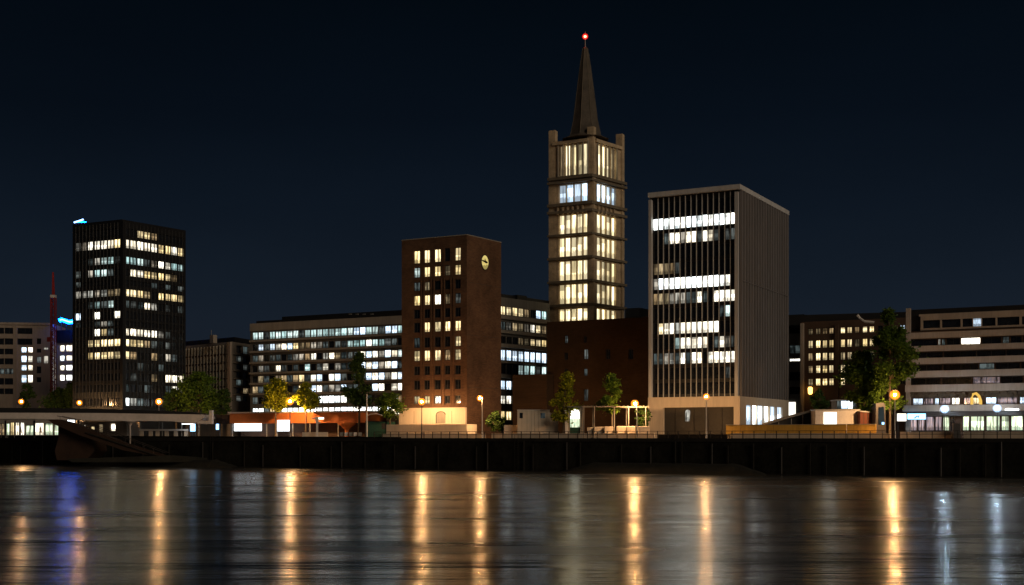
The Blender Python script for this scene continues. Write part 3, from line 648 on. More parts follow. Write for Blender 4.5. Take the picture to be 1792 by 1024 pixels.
for y0_, y1_, out in ((583,593.8,.3),(606.8,616.4,.9),(628,638.3,.9),(650.4,661.4,.9),(674.5,686.5,.9)):
    band_on(p1, sb, 'balcony_parapet', 'stripe', -.2, p1.L, p1.z(ref,y1_), p1.z(ref,y0_), out)
band_on(p1, sb, 'shop_canopy', 'stripe', -.4, p1.L, p1.z(ref,720.5), p1.z(ref,710), 2.0); band_on(p1, sb, 'shop_fascia', 'steel_dark', -.2, p1.L, p1.z(ref,728.5), p1.z(ref,721), 1.6)
hg = MB(); R.seed(3)
for i in range(260):
    u_ = R.uniform(.3, p1.L-.3); z_ = p1.z(ref, R.uniform(686.5, 696)); q = onp(p1, u_, z_, R.uniform(.2,.9)); l_ = .25
    hg.face([(q[0]-l_,q[1],q[2]-l_),(q[0]+l_,q[1]-.1,q[2]-l_*.6),(q[0]+l_*.5,q[1],q[2]+l_),(q[0]-l_*.6,q[1]+.1,q[2]+l_)])
hg.world('hanging_planting', M['bark'], sb)['kind'] = 'stuff'
bar_on(p1, sb, 'party_wall', 'stripe', [.2], G, p1.z(ref,540), .7, .5)
nn = Vector((-p1.d.y, p1.d.x)).normalized()
MB().prism([p1.A+nn*1.5, p1.B+nn*1.5, p1.B+nn*13, p1.A+nn*13], ztop, p1.z(ref,541)).world('mansard_roof', M['roof'], sb)
# attic dormer strip
pd = Plane(0,1,1,1); pd.A = p1.A+nn*.9; pd.B = p1.B+nn*.9; pd.d = pd.B-pd.A; pd.L = pd.d.length
dz0, dz1 = pd.z(1612,578.5), pd.z(1612,554); dm = MB(); a_ = pd.A+pd.d/pd.L*pd.u(1610.5); b_ = pd.B
holes = [(x0-pd.u(1610.5), x1-pd.u(1610.5), pd.z(1612,575), pd.z(1612,561)) for x0, x1 in [(pd.u(a),pd.u(b)) for a,b in ((1615,1645),(1648,1681),(1684,1701.5),(1703,1717),(1718.5,1742),(1745,1784),(1788,1815))]]
facade(dm, a_, b_, dz0, dz1, holes, .4); dm.obox(a_-pd.d/pd.L*.2, b_, 2, dz1, dz1+.35); dm.obox(a_, a_+pd.d/pd.L*.1, 2, dz0, dz1); dm.world('dormer', M['stripe'], sb)
dd_ = pd.d/pd.L
for (u0, u1, za, zb_), code in zip(holes, '...C...'):
    a2 = a_+dd_*u0+nn*.35; b2 = a_+dd_*u1+nn*.35; m_ = MB(); m_.face([(a2.x,a2.y,za),(b2.x,b2.y,za),(b2.x,b2.y,zb_),(a2.x,a2.y,zb_)], [(0,0),(1,0),(1,1),(0,1)]); m_.world('attic_window', WM[code], sb)

# shop signs, round white lamps of the shop front
def sign(name, label, px0, px1, py0, py1, Y, m, dep=.25):
    a, b = pt(px0, Y), pt(px1, Y); t_ = empty(name, ((a[0]+b[0])/2, Y, zat(py1,Y)), label, 'sign')
    MB().box(a[0], b[0], Y, Y+dep, zat(py1,Y), zat(py0,Y)).world('light_box', M[m], t_)
    f_ = MB(); z0_, z1_ = zat(py1,Y), zat(py0,Y); w_ = .08
    f_.box(a[0]-w_, b[0]+w_, Y-.03, Y+dep+.02, z1_, z1_+w_); f_.box(a[0]-w_, b[0]+w_, Y-.03, Y+dep+.02, z0_-w_, z0_); f_.box(a[0]-w_, a[0], Y-.03, Y+dep+.02, z0_, z1_); f_.box(b[0], b[0]+w_, Y-.03, Y+dep+.02, z0_, z1_)
    f_.world('sign_frame', M['steel_dark'], t_)
    return t_
bs = sign('shop_sign', 'glowing pale blue shop sign with a dark swoosh left of the lit shops', 1588, 1620, 724, 734, QY(1600,36.5), 'panelb')
Yb = QY(1600,36.5)-.03
MB().tube([(*pt(1600,Yb-.02),zat(732,Yb)),(*pt(1604,Yb-.02),zat(729,Yb)),(*pt(1608,Yb-.02),zat(728,Yb)),(*pt(1607,Yb-.02),zat(731,Yb))], .08, 5).world('swoosh', M['steel_dark'], bs)
sign('billboard', 'white glowing square billboard beside the right street lamp', 1570, 1586, 724, 737, QY(1580,33), 'panelw')
for i in (1,2):
    pass
t_ = bpy.data.objects['billboard']
for px_ in (1571.5, 1584.5): MB().tube([(*pt(px_,QY(1580,33)+.1),G),(*pt(px_,QY(1580,33)+.1),zat(737,QY(1580,33)))], .06, 5).world('post', M['steel_dark'], t_)

Ya = QY(1707,38.6); za_ = lambda py: zat(py,Ya)
ar_ = empty('arch_sign', (*pt(1707,Ya), za_(709)), 'glowing yellow arch above the shop canopy', 'sign')
MB().tube([(*pt(1701,Ya),za_(709)),(*pt(1700.5,Ya),za_(697)),(*pt(1703,Ya),za_(690)),(*pt(1708,Ya),za_(688.5)),(*pt(1713,Ya),za_(693)),(*pt(1716,Ya),za_(701)),(*pt(1716.5,Ya),za_(709))], .22, 6).world('light_tube', emit('yellow_arch_light', (1,.6,.12), .9), ar_)
MB().tube([(*pt(1698,Ya+.1),za_(709.3)),(*pt(1719,Ya+.1),za_(709.3))], .12, 5).world('base_bar', M['steel_dark'], ar_)
for k_, (a_, b_, lb_) in enumerate(((1761,1771,'short white strip light under the shop canopy, left of a longer one'),(1773,1787,'longer white strip light under the shop canopy at the right edge'))):
    Yl = QY(1775,37.4); e_ = empty('strip_light', (*pt((a_+b_)/2,Yl), zat(718,Yl)), lb_, 'strip light')
    MB().box(pt(a_,Yl)[0], pt(b_,Yl)[0], Yl, Yl+.3, zat(718,Yl), zat(715.5,Yl)).world('tube', emit('strip_tube', (.85,.93,1), 14), e_)
    MB().box(pt(a_,Yl)[0]-.05, pt(b_,Yl)[0]+.05, Yl-.02, Yl+.35, zat(715.5,Yl), zat(715,Yl)).world('housing', M['steel_dark'], e_)
# ------------------------------------------------------------------ ground, quay, water
q0 = Vector(pt(-700, QY(-700))); q1 = Vector(pt(2600, QY(2600))); qd = (q1-q0).normalized(); qn = Vector((-qd.y, qd.x))
g = MB(); e0 = q0+qn*.3; e1 = q1+qn*.3; g.face([(e0.x,e0.y,G),(e1.x,e1.y,G),(e1.x+2500,e1.y+3000,G),(e0.x-2500,e0.y+4000,G)])
tag(g.build('ground', M['pave']), kind='structure')
qpt = lambda px: Vector(pt(px, QY(px)))
qw = empty('quay_wall', (*qpt(896), -1), 'dark stone river quay wall running the whole width under the promenade', 'quay wall')
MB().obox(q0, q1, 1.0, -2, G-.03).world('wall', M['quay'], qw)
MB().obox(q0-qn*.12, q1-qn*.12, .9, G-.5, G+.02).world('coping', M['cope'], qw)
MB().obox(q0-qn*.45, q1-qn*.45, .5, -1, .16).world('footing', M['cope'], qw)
par = MB(); pa, pb_ = qpt(-200), qpt(700); par.obox(pa, pb_, .35, G+.02, G+.62, G+.02, G+.2); par.world('parapet', M['quay'], qw)
for i in range(44):                                         # fender piles standing before the wall
    px_ = -40+i*43+R.uniform(-20,20); a = qpt(px_)-qn*.3
    MB().tube([(a.x,a.y,-1),(a.x,a.y,G-R.uniform(.4,1.4))], .11, 5).world('fender_pile', M['cope'] if i % 3 else M['steel_dark'], qw)
for px_ in (372, 905, 1488):                                # iron ladders down to the water
    a = qpt(px_)-qn*.25; ld = MB()
    for s_ in (-.25, .25): ld.tube([(a.x+s_,a.y-s_*.52,-.5),(a.x+s_,a.y-s_*.52,G+.5)], .035, 5)
    for k_ in range(15): ld.tube([(a.x-.25,a.y+.13,.1+k_*.35),(a.x+.25,a.y-.13,.1+k_*.35)], .025, 4)
    ld.world('ladder', M['cope'], qw)
# mud banks against the wall
for nm_, (pa_, pb__, h) in (('riverbank', (985,1345,1.5)), ('riverbank', (150,420,1.3))):
    mb = MB(); nseg = 40; prev = None
    for i in range(nseg+1):
        t = i/nseg; px_ = pa_+(pb__-pa_)*t; a = qpt(px_); hh = h*min(1, math.sin(math.pi*t)*2.2)+R.uniform(-.05,.05)
        cur = [(a.x,a.y,max(.05,hh)), (a.x-qn.x*1.2,a.y-qn.y*1.2,max(.04,hh*.9)), (a.x-qn.x*3,a.y-qn.y*3,-.3)]
        if prev:
            mb.face([prev[1],cur[1],cur[0],prev[0]]); mb.face([prev[2],cur[2],cur[1],prev[1]])
        prev = cur
    tag(mb.build(nm_, M['mud']), kind='structure')
# water
wm, nt, out = nm('river_water'); L = nt.links.new
b = N(nt, 'ShaderNodeBsdfPrincipled'); L(b.outputs[0], out.inputs[0])
b.inputs['Base Color'].default_value = (.62,.63,.60,1); b.inputs['Metallic'].default_value = 1.0; b.inputs['Roughness'].default_value = .24
b.inputs['Anisotropic'].default_value = .5; tgv = N(nt, 'ShaderNodeCombineXYZ'); tgv.inputs[1].default_value = 1; L(tgv.outputs[0], b.inputs['Tangent'])
tc = N(nt, 'ShaderNodeTexCoord')
def wave(sx, sy, sc_, det, rot=-8):
    mp = N(nt, 'ShaderNodeMapping'); mp.inputs['Scale'].default_value = (sx, sy, 1); mp.inputs['Rotation'].default_value = (0,0,math.radians(rot)); L(tc.outputs['Object'], mp.inputs[0])
    no = N(nt, 'ShaderNodeTexNoise'); no.inputs['Scale'].default_value = sc_; no.inputs['Detail'].default_value = det; no.inputs['Roughness'].default_value = .55; L(mp.outputs[0], no.inputs['Vector']); return no.outputs['Fac']
hsum = math_(nt, 'ADD', math_(nt, 'MULTIPLY', wave(.05,.30,.5,1,-2), 1.25), math_(nt, 'ADD', math_(nt, 'MULTIPLY', wave(.22,1.1,1,2,2), .22), math_(nt, 'MULTIPLY', wave(.5,3.4,1.2,2,-1), .03)))
bp = N(nt, 'ShaderNodeBump'); bp.inputs['Strength'].default_value = 1; bp.inputs['Distance'].default_value = .38; L(hsum, bp.inputs['Height']); L(bp.outputs[0], b.inputs['Normal'])
# patches of calmer and rougher water
rr_ = N(nt, 'ShaderNodeMapRange'); L(wave(.03,.12,1,2,4), rr_.inputs['Value']); rr_.inputs['From Min'].default_value = .35; rr_.inputs['From Max'].default_value = .65
rr_.inputs['To Min'].default_value = .20; rr_.inputs['To Max'].default_value = .28; L(rr_.outputs[0], b.inputs['Roughness'])
b2 = N(nt, 'ShaderNodeBsdfPrincipled'); b2.inputs['Base Color'].default_value = (.004,.005,.006,1); b2.inputs['IOR'].default_value = 1.75; b2.inputs['Anisotropic'].default_value = .5
L(tgv.outputs[0], b2.inputs['Tangent']); L(bp.outputs[0], b2.inputs['Normal']); L(rr_.outputs[0], b2.inputs['Roughness'])
wx = N(nt, 'ShaderNodeMixShader'); wx.inputs[0].default_value = .42; L(b2.outputs[0], wx.inputs[1]); L(b.outputs[0], wx.inputs[2]); L(wx.outputs[0], out.inputs[0])
w_ = MB(); a0 = q0-qd*60+qn*.6; a1 = q1+qd*60+qn*.6; w_.face([(a0.x,-200,0),(a1.x,-200,0),(a1.x,a1.y,0),(a0.x,a0.y,0)])
tag(w_.build('water', wm), kind='structure')

# ------------------------------------------------------------------ promenade railing and low wall
rl = empty('promenade_railing', (*qpt(1220), G), 'dark steel railing with posts along the top of the quay', 'railing')
ra, rb_ = qpt(655), qpt(1840); n_ = 64; rdir = rb_-ra
bmR = MB()
for hgt in (1.02, .55): bmR.tube([(ra.x,ra.y,G+hgt),(rb_.x,rb_.y,G+hgt)], .035, 5)
bmR.world('handrail', M['steel_dark'], rl)
pm = MB().box(-.05,.05,-.05,.05,0,1.04).mesh('post', M['steel_dark'])
for i in range(n_+1):
    q = ra+rdir*(i/n_); link('post', pm, rl, (q.x-rl.location.x, q.y-rl.location.y, 0), math.atan2(rdir.y, rdir.x))
seg = 0
for (pa_, pb__, h_) in ((655,836,.62),(848,1135,.66),(1142,1262,.5),(1270,1552,.62),(1570,1668,.8),(1682,1850,.8)):
    m_ = MB(); A_, B_ = qpt(pa_)+qn*2.2, qpt(pb__)+qn*2.2; m_.obox(A_, B_, .35, G, G+h_); m_.obox(A_-qn*.05, B_-qn*.05, .45, G+h_, G+h_+.07)
    lab = ['low pale wall behind the railing before the brick tower','low pale wall behind the railing before the dark brick hall and pergola','low wall behind the railing before the white framed tower','low pale wall behind the railing under the yellow hoarding','low stone wall behind the railing right of the right street lamp','long low stone wall behind the railing before the lit shops'][seg]
    tag(m_.world('low_wall', M['pale_stone'] if seg != 2 else M['cope']), lab, 'wall', 'low walls behind the promenade railing'); seg += 1

# ------------------------------------------------------------------ street lamps
def lamp(px, py, o, label, arm=0.0, head=.3, m='lamp', pole='white', grp='sodium street lamps along the quay', power=4300):
    Y = QY(px, o); x = K(px)*Y; z = zat(py, Y); r_ = empty('street_lamp', (x-arm, Y, G), label, 'street lamp', grp)
    b_ = MB(); b_.tube([(x-arm,Y,G),(x-arm,Y,G+1),(x-arm,Y,G+1.05),(x-arm,Y,z-.35)], [.13,.13,.085,.06], 8); b_.world('pole', M[pole], r_)
    if arm: MB().tube([(x-arm,Y,z-.35),(x-arm,Y,z+.1),(x-arm*.5,Y,z+.28),(x,Y,z+.25)], .045, 6).world('arm', M[pole], r_)
    MB().lathe([(.06,z-.36),(.14,z-.32),(.14,z-.27)], 10, (x,Y)).world('lamp_collar', M['steel_dark'], r_) if not arm else None
    gr = head*1.95
    gl_ = MB().lathe([(gr*math.sin(math.pi*i/10)+.01, z-gr*math.cos(math.pi*i/10)) for i in range(11)], 16, (x,Y)).world('lamp_halo', M['halo_amber' if m == 'lamp' else 'halo_white'], r_, True)  # added halo shell round the bulb, no glass part
    MB().lathe([(.03,z-head*.5),(head*.38,z-head*.3),(head*.5,z),(head*.38,z+head*.3),(.03,z+head*.5)], 12, (x,Y)).world('bulb', M[m], r_, True)
    MB().lathe([(gr*.55,z+gr*.84),(gr*.4,z+gr*.98),(.05,z+gr*1.06)], 10, (x,Y)).world('lamp_cap', M['steel_dark'], r_)
    if m == 'lamp':                       # added fill spot behind the bulb, lights promenade and facades, not the water
        sp = bpy.data.lights.new('facade_fill', 'SPOT'); sp.energy = power; sp.color = (1,.56,.24); sp.spot_size = math.radians(150); sp.spot_blend = .8; sp.shadow_soft_size = .25
        so_ = bpy.data.objects.new('facade_fill', sp); C.objects.link(so_); so_.parent = r_; so_.location = (arm, gr+.15, z-G); so_.rotation_euler = Vector((.32,.75,-.75)).to_track_quat('-Z','Y').to_euler()
    return r_
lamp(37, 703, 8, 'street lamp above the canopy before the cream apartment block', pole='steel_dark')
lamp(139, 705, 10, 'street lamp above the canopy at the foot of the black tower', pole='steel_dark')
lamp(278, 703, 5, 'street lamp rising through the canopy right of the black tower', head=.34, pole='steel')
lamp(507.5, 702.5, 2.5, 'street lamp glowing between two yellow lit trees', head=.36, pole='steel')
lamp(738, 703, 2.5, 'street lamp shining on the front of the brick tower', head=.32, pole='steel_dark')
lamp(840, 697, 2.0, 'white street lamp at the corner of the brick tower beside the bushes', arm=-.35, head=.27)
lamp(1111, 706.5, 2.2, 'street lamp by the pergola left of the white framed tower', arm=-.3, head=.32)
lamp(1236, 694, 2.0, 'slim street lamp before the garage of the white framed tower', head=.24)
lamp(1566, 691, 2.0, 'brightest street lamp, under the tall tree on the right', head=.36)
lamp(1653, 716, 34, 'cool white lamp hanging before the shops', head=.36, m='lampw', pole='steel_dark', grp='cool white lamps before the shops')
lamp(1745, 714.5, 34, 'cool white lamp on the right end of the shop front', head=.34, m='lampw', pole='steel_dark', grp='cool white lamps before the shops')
# unlit mast
Y = QY(642,2); x, _ = pt(642,Y); r_ = empty('flag_mast', (x, Y, G), 'unlit white mast with a short curved arm between the trees', 'mast')
MB().tube([(x,Y,G),(x,Y,zat(728,Y)),(x,Y,zat(690,Y))], [.14,.12,.07], 8).world('pole', M['white'], r_)
MB().tube([(x,Y,zat(728,Y)),(x+.6,Y,zat(725,Y)),(x+1.5,Y,zat(724,Y)),(x+2.6,Y,zat(727,Y))], .05, 6).world('arm', M['white'], r_)

# ------------------------------------------------------------------ trees
def tree(name, label, px, Y, ybase, ytop, ybot, halfpx, shape='cone', n=2600, leaf=.26, m='leaf', grp='trees on the promenade', lean=0, seed=1):
    rr = random.Random(seed*13+5); x0 = K(px)*Y; zb_, zt_ = zat(ybot,Y), zat(ytop,Y); rad = halfpx*Y/F; H = zt_-zb_
    root = empty(name, (x0, Y, G), label, 'tree' if name != 'shrub' else 'shrub', grp)
    tr = MB(); cz_ = zb_+H*.55; tr.tube([(x0,Y,G-.1),(x0+.05,Y,(G+zb_)/2),(x0+lean*.4,Y,cz_),(x0+lean,Y,zt_-H*.12)], [max(.1,rad*.075),max(.09,rad*.06),max(.06,rad*.035),.02], 7)
    def env(t):
        if shape == 'cone': return ((1-t)**.8*.98*min(1,.6+t*4)+.05)*(1 if rr.random() > .15 else 1.3)
        if shape == 'column': return (math.sin(math.pi*min(1,max(0,t*.88+.10)))**.55)
        return math.sqrt(max(0,1-(2*t-1)**2))*.97+.03
    clumps = []
    for i in range(int(30 if rad < 3 else (48 if shape != 'column' else 110))):
        t = rr.random()**.9; e = env(t)*rad; a = rr.uniform(0,2*math.pi); q = math.sqrt(rr.random())*.95
        clumps.append((x0+lean*t+math.cos(a)*e*q, Y+math.sin(a)*e*q, zb_+H*t, rr.uniform(.16,.34)*rad*(.6+.5*env(t)), rr.random()))
        if i % 2 == 0:
            c = clumps[-1]; zs_ = min(c[2]-.2, zb_+H*t*.75); tr.tube([(x0+lean*t*.6,Y,max(zs_, zb_-.3)),((x0+c[0])/2,(Y+c[1])/2,(zs_+c[2])/2+.1),(c[0],c[1],c[2])], [rad*.03+.02,rad*.02+.015,.012], 4)
    tr.world('trunk', M['bark'], root, True)
    lf = MB(); V = lf.v; Fc = lf.f
    for i in range(int(n*1.35)):
        c = clumps[int(rr.random()*len(clumps))]; s_ = c[3]
        p = Vector((c[0]+rr.gauss(0,s_*.62), c[1]+rr.gauss(0,s_*.62), c[2]+rr.gauss(0,s_*.5*max(1,.8))))
        a = Vector((rr.uniform(-1,1),rr.uniform(-1,1),rr.uniform(-.7,.7))).normalized(); b_ = a.orthogonal().normalized(); l = leaf*rr.uniform(.7,1.45)
        lf.face([p-a*l, p-b_*l*.55, p+a*l, p+b_*l*.55])
    lf.world('crown', M[m], root)
    return root
tree('tree', 'tall cone shaped dark green tree before the long office block', 628, QY(628,9), 752, 617, 716, 29, 'cone', 3600, .24, 'leaf_dark', seed=1)
tree('tree', 'yellow lit tree left of the glowing street lamp', 482, QY(482,6), 752, 668, 716, 24, 'round', 2200, .26, 'leaf_lamplit', seed=2)
tree('tree', 'yellow lit tree right of the glowing street lamp', 535, QY(535,6), 752, 674, 715, 22, 'round', 1900, .26, 'leaf_lamplit', seed=3)
tree('tree', 'small spreading tree touching the left edge of the brick tower', 682, QY(682,7), 752, 690, 728, 25, 'round', 1500, .24, seed=4)
tree('tree', 'slender tree beside the pale cabin, lit yellow from below', 985, QY(985,5), 752, 655, 733, 27, 'cone', 2400, .24, 'leaf_lamplit', seed=5, lean=.7)
tree('tree', 'slender tree behind the pergola left of the star bright lamp', 1070, QY(1070,6), 752, 655, 720, 24, 'cone', 2200, .22, 'leaf_mid', seed=6)
tree('tree', 'very tall columnar tree at the left end of the striped balcony block', 1557, QY(1557,9), 752, 546, 712, 35, 'column', 12000, .24, 'leaf', seed=7)
tree('tree', 'broad bushy tree spreading left of the tall columnar tree', 1512, QY(1512,13), 752, 620, 728, 36, 'round', 4200, .26, 'leaf', seed=8)
tree('tree', 'dark round tree beside the right foot of the black tower', 348, QY(348,22), 752, 655, 722, 36, 'round', 2800, .28, 'leaf', seed=9)
tree('tree', 'low dark tree right behind the canopy lamp', 308, QY(308,20), 752, 682, 722, 22, 'round', 1300, .28, 'leaf_dark', seed=10)
tree('tree', 'dark tree before the pale pillar of the gallery block', 388, QY(388,24), 752, 682, 724, 16, 'round', 1000, .26, 'leaf_dark', seed=15)
tree('shrub', 'dark bushy tree at the foot of the red crane mast', 103, QY(103,30), 752, 683, 722, 24, 'round', 1700, .3, 'leaf_dark', seed=11)
tree('shrub', 'small dark tree before the cream apartment block', 47, QY(47,30), 752, 674, 716, 12, 'round', 800, .28, 'leaf_dark', seed=12)
tree('shrub', 'small dark tree at the left foot of the black tower', 124, QY(124,28), 752, 672, 712, 14, 'round', 800, .28, 'leaf_dark', seed=13)
tree('shrub', 'dark bushes between the brick tower and the side wing', 868, QY(868,7), 756, 722, 754, 16, 'round', 1100, .2, 'leaf_dark', 'bushes', seed=14)
tree('shrub', 'black evergreen bush before the brown office block', 1435, QY(1435,30), 752, 683, 722, 14, 'round', 900, .24, 'leaf_dark', 'bushes', seed=16)
tree('shrub', 'dark bush under the pergola right of its posts', 1126, QY(1126,8), 752, 712, 752, 12, 'round', 700, .2, 'leaf_dark', 'bushes', seed=17)

# ------------------------------------------------------------------ riverside things on the left
# canopy
Yf = 219; cp = empty('quay_canopy', (*pt(170,226), G), 'long flat white canopy roof on thin columns at the left landing stage', 'canopy')
prof = [(pt(-60,Yf)[0], zat(722,Yf)), (pt(-60,Yf)[0], zat(733,Yf)), (pt(60,Yf)[0], zat(733,Yf)), (pt(170,Yf)[0], zat(736,Yf)), (pt(300,Yf)[0], zat(737,Yf)), (pt(340,Yf)[0], zat(742,Yf)), (pt(356,Yf)[0], zat(731,Yf)), (pt(352,Yf)[0], zat(725.5,Yf)), (pt(180,Yf)[0], zat(723,Yf))]
MB().vprism(prof, Yf, 9).world('roof_slab', M['canopy'], cp)
prof = [(pt(-60,Yf)[0], zat(721.8,Yf)), (pt(180,Yf)[0], zat(722.8,Yf)), (pt(350,Yf)[0], zat(725.3,Yf)), (pt(330,Yf)[0], zat(720.5,Yf)), (pt(200,Yf)[0], zat(716,Yf)), (pt(90,Yf)[0], zat(714,Yf)), (pt(-60,Yf)[0], zat(713,Yf))]
MB().vprism(prof, Yf+1.2, 7).world('roof_covering', M['roof'], cp)
prof = [(pt(340,Yf)[0], zat(735,Yf)), (pt(345,Yf)[0], zat(741.5,Yf)), (pt(370,Yf)[0], zat(742,Yf)), (pt(370,Yf)[0], zat(718,Yf)), (pt(365,Yf)[0], zat(718,Yf)), (pt(364,Yf)[0], zat(737,Yf))]
MB().vprism(prof, Yf+.4, 1.2).world('upturned_end', M['canopy'], cp)
for px_, yb in ((225,789),): 
    x, _ = pt(px_, Yf); MB().lathe([(.16,zat(yb,Yf)),(.16,zat(745,Yf)),(.5,zat(741,Yf)),(1.1,zat(738,Yf)),(1.6,zat(736.5,Yf))], 10, (x,Yf+.9)).world('column', M['canopy'], cp, True)
for px_ in (246, 284, 318, 348): x, _ = pt(px_, Yf+6); MB().tube([(x,Yf+6,G),(x,Yf+6,zat(737,Yf))], .1, 6).world('column', M['steel'], cp)
for px_ in (137, 60, 10): x, _ = pt(px_, Yf+8.3); MB().tube([(x,Yf+8.3,G),(x,Yf+8.3,zat(735,Yf))], .2, 6).world('column', M['steel_dark'], cp)
MB().box(pt(318,Yf+3)[0], pt(336,Yf+3)[0], Yf+3, Yf+5, zat(742.5,Yf+3), zat(741.5,Yf+3)).world('downlight', M['panel'], cp)
# lit cafe
p1 = Plane(-60, 246, 122, 240)
cw = [(p1.u(a), p1.u(b), zat(762,243), zat(y,243), c, 1) for a, b, y, c in ((-50,-30,741,'S'),(-26,-8,741,'S'),(-4,7,741,'y'),(9,16,741,'S'),(17,24,739,'Y'),(26,33,739,'W'),(35,42,739,'W'),(44,58,744,'S'),(60,76,740,'W'),(78,92,741,'S'),(94,108,743,'S'),(110,118,745,'s'))]
cf = building('riverside_cafe', 'brightly lit glass fronted cafe under the left canopy', 'cafe', back(p1.A, p1.B, 5), zat(735,242), 'grey_wall', {0: cw}, t=.3, parapet=.1)
rr = random.Random(9)
for i in range(10):
    px_ = 2+i*11.5; Y = 236+rr.uniform(-1,1); x, _ = pt(px_,Y); t_ = empty('cafe_parasol' if i % 3 == 0 else 'cafe_table', (x,Y,G), ('small %s cafe %s standing before the lit cafe glass, number from the left edge being hard to tell' % ('closed white', 'parasol') if False else ('folded pale parasol before the lit cafe front' if i % 3 == 0 else 'small round white cafe table before the lit cafe front')), 'parasol' if i % 3 == 0 else 'table', 'folded cafe parasols' if i % 3 == 0 else 'round cafe tables')
    if i % 3 == 0:
        MB().tube([(x,Y,G),(x,Y,G+2.2)], .04, 6).world('pole', M['steel'], t_); MB().lathe([(.22,G+1.0),(.16,G+1.8),(.04,G+2.4)], 8, (x,Y)).world('folded_cloth', M['white'], t_)
    else:
        MB().tube([(x,Y,G),(x,Y,G+.72)], .05, 6).world('table_leg', M['steel'], t_); MB().lathe([(.5,G+.72),(.5,G+.76)], 12, (x,Y)).world('tabletop', M['white'], t_)
# pale ticket hall
p1 = Plane(140, 229.5, 222, 226.5)
th = building('ticket_hall', 'low pale hall with three warm lit openings under the canopy', 'hall', back(p1.A, p1.B, 4), zat(738,228), 'cream', {0: [(p1.u(146),p1.u(149),zat(756,228),zat(743,228),'W',0),(p1.u(158),p1.u(165),zat(758,228),zat(746,228),'Y',0),(p1.u(172),p1.u(180),zat(757,228),zat(742,228),'y',0),(p1.u(193),p1.u(202),zat(755,228),zat(741,228),'W',0)]}, t=.3, parapet=.02)
sign('light_panel', 'blue white lit panel between the gangway head and the pale hall', 118, 131, 735, 747, 229, 'panel')
# gangway and pier head
Yg = 215
gw = empty('gangway', (*pt(180,Yg), zat(800,Yg)), 'dark steel gangway sloping down from the quay to the water', 'gangway')
def gp(px, py): return (K(px)*Yg, zat(py,Yg))
MB().vprism([gp(84,735), gp(100,734), gp(130,741), gp(222,777), gp(292,799), gp(292,802), gp(215,788), gp(140,762), gp(95,743)], Yg, 2.2).world('deck', M['rust'], gw)
for k in (0, 2.3):
    rm = MB(); rm.tube([(gp(100,727)[0], Yg+k, gp(100,728)[1]), (gp(135,737)[0], Yg+k, gp(135,735)[1]), (gp(290,793)[0], Yg+k, gp(290,793)[1])], .05, 5); rm.world('handrail', M['steel_dark'], gw)
for i in range(12):
    t = i/11; px_ = 105+180*t; yy = 733+63*t; MB().tube([(gp(px_,0)[0],Yg,zat(yy+4,Yg)),(gp(px_,0)[0],Yg,zat(yy-5,Yg))], .04, 5).world('baluster', M['steel_dark'], gw)
MB().tube([(gp(150,0)[0],Yg-.2,zat(757,Yg)),(gp(286,0)[0],Yg-.2,zat(801,Yg))], .14, 6).world('edge_beam', M['cope'], gw)
ph = MB().vprism([gp(93,745), gp(120,752), gp(152,764), gp(156,790), gp(142,806), gp(90,806), gp(86,790), gp(93,765)], Yg+2.6, 7).world('pier_head', M['rust']); tag(ph, 'bulky rust brown steel pier head in the water under the gangway', 'pier')
pn = MB().vprism([gp(120,803), gp(300,797), gp(390,803), gp(400,806), gp(390,809), gp(130,809)], Yg-1, 2).world('landing_pontoon', M['mud']); tag(pn, 'low dark floating pontoon at the foot of the gangway', 'pontoon')
# long low counter
Yc = QY(290,5); ct = empty('terrace_counter', (*pt(287,Yc), G), 'long low pale counter with round end on the quay edge below the canopy tip', 'counter')
MB().box(pt(243,Yc)[0], pt(328,Yc)[0], Yc, Yc+1.0, zat(754,Yc), zat(751,Yc)).world('counter_top', M['white'], ct)
for px_ in (246,262,274,290,306,324): MB().box(pt(px_,Yc)[0]-.25, pt(px_,Yc)[0]+.35, Yc+.2, Yc+.8, G, zat(754,Yc)).world('support', M['pale_stone'], ct)
sign('vending_machine', 'tall blue white glowing machine under the canopy tip', 333, 342, 741, 755, QY(338,8), 'panelb', .8)
sign('poster_case', 'small cyan glowing poster case left of the orange pavilion', 378, 383, 742, 752, QY(380,8), 'panelb', .2)
for nm_ in ('vending_machine', 'poster_case'):
    t_ = bpy.data.objects[nm_]; t_['category'] = nm_.replace('_', ' '); x, y, z = t_.location; MB().box(x-.4, x+.4, y+.05, y+.6, G, z-.08).world('foot', M['steel_dark'], t_)
# orange pavilion
Yo0, Yo1 = QY(402,10), QY(642,10); p1 = Plane(402, Yo0, 642, Yo1)
pv = empty('orange_pavilion', (*pt(520,(Yo0+Yo1)/2), G), 'long low pavilion with a broad orange fascia and glowing white panels', 'pavilion')
nn = Vector((-p1.d.y, p1.d.x)).normalized(); zr1, zr0 = zat(725,230), zat(741.5,226)
MB().obox(p1.A, p1.B, 6, zr0, zr1).world('fascia', M['orange'], pv)
MB().obox(p1.A-nn*.25-p1.d/p1.L*.2, p1.B-nn*.25, 6.3, zr1, zr1+.25).world('roof', M['white'], pv)
MB().obox(p1.A+nn*3, p1.B+nn*3, 2.5, G, zr0).world('wall', M['brown'], pv)
MB().obox(p1.A+nn*.3-p1.d/p1.L*3.4, p1.A+nn*.3-p1.d/p1.L*.02, 3, zat(742,228), zat(727,228)).world('side_bay', M['rust'], pv)
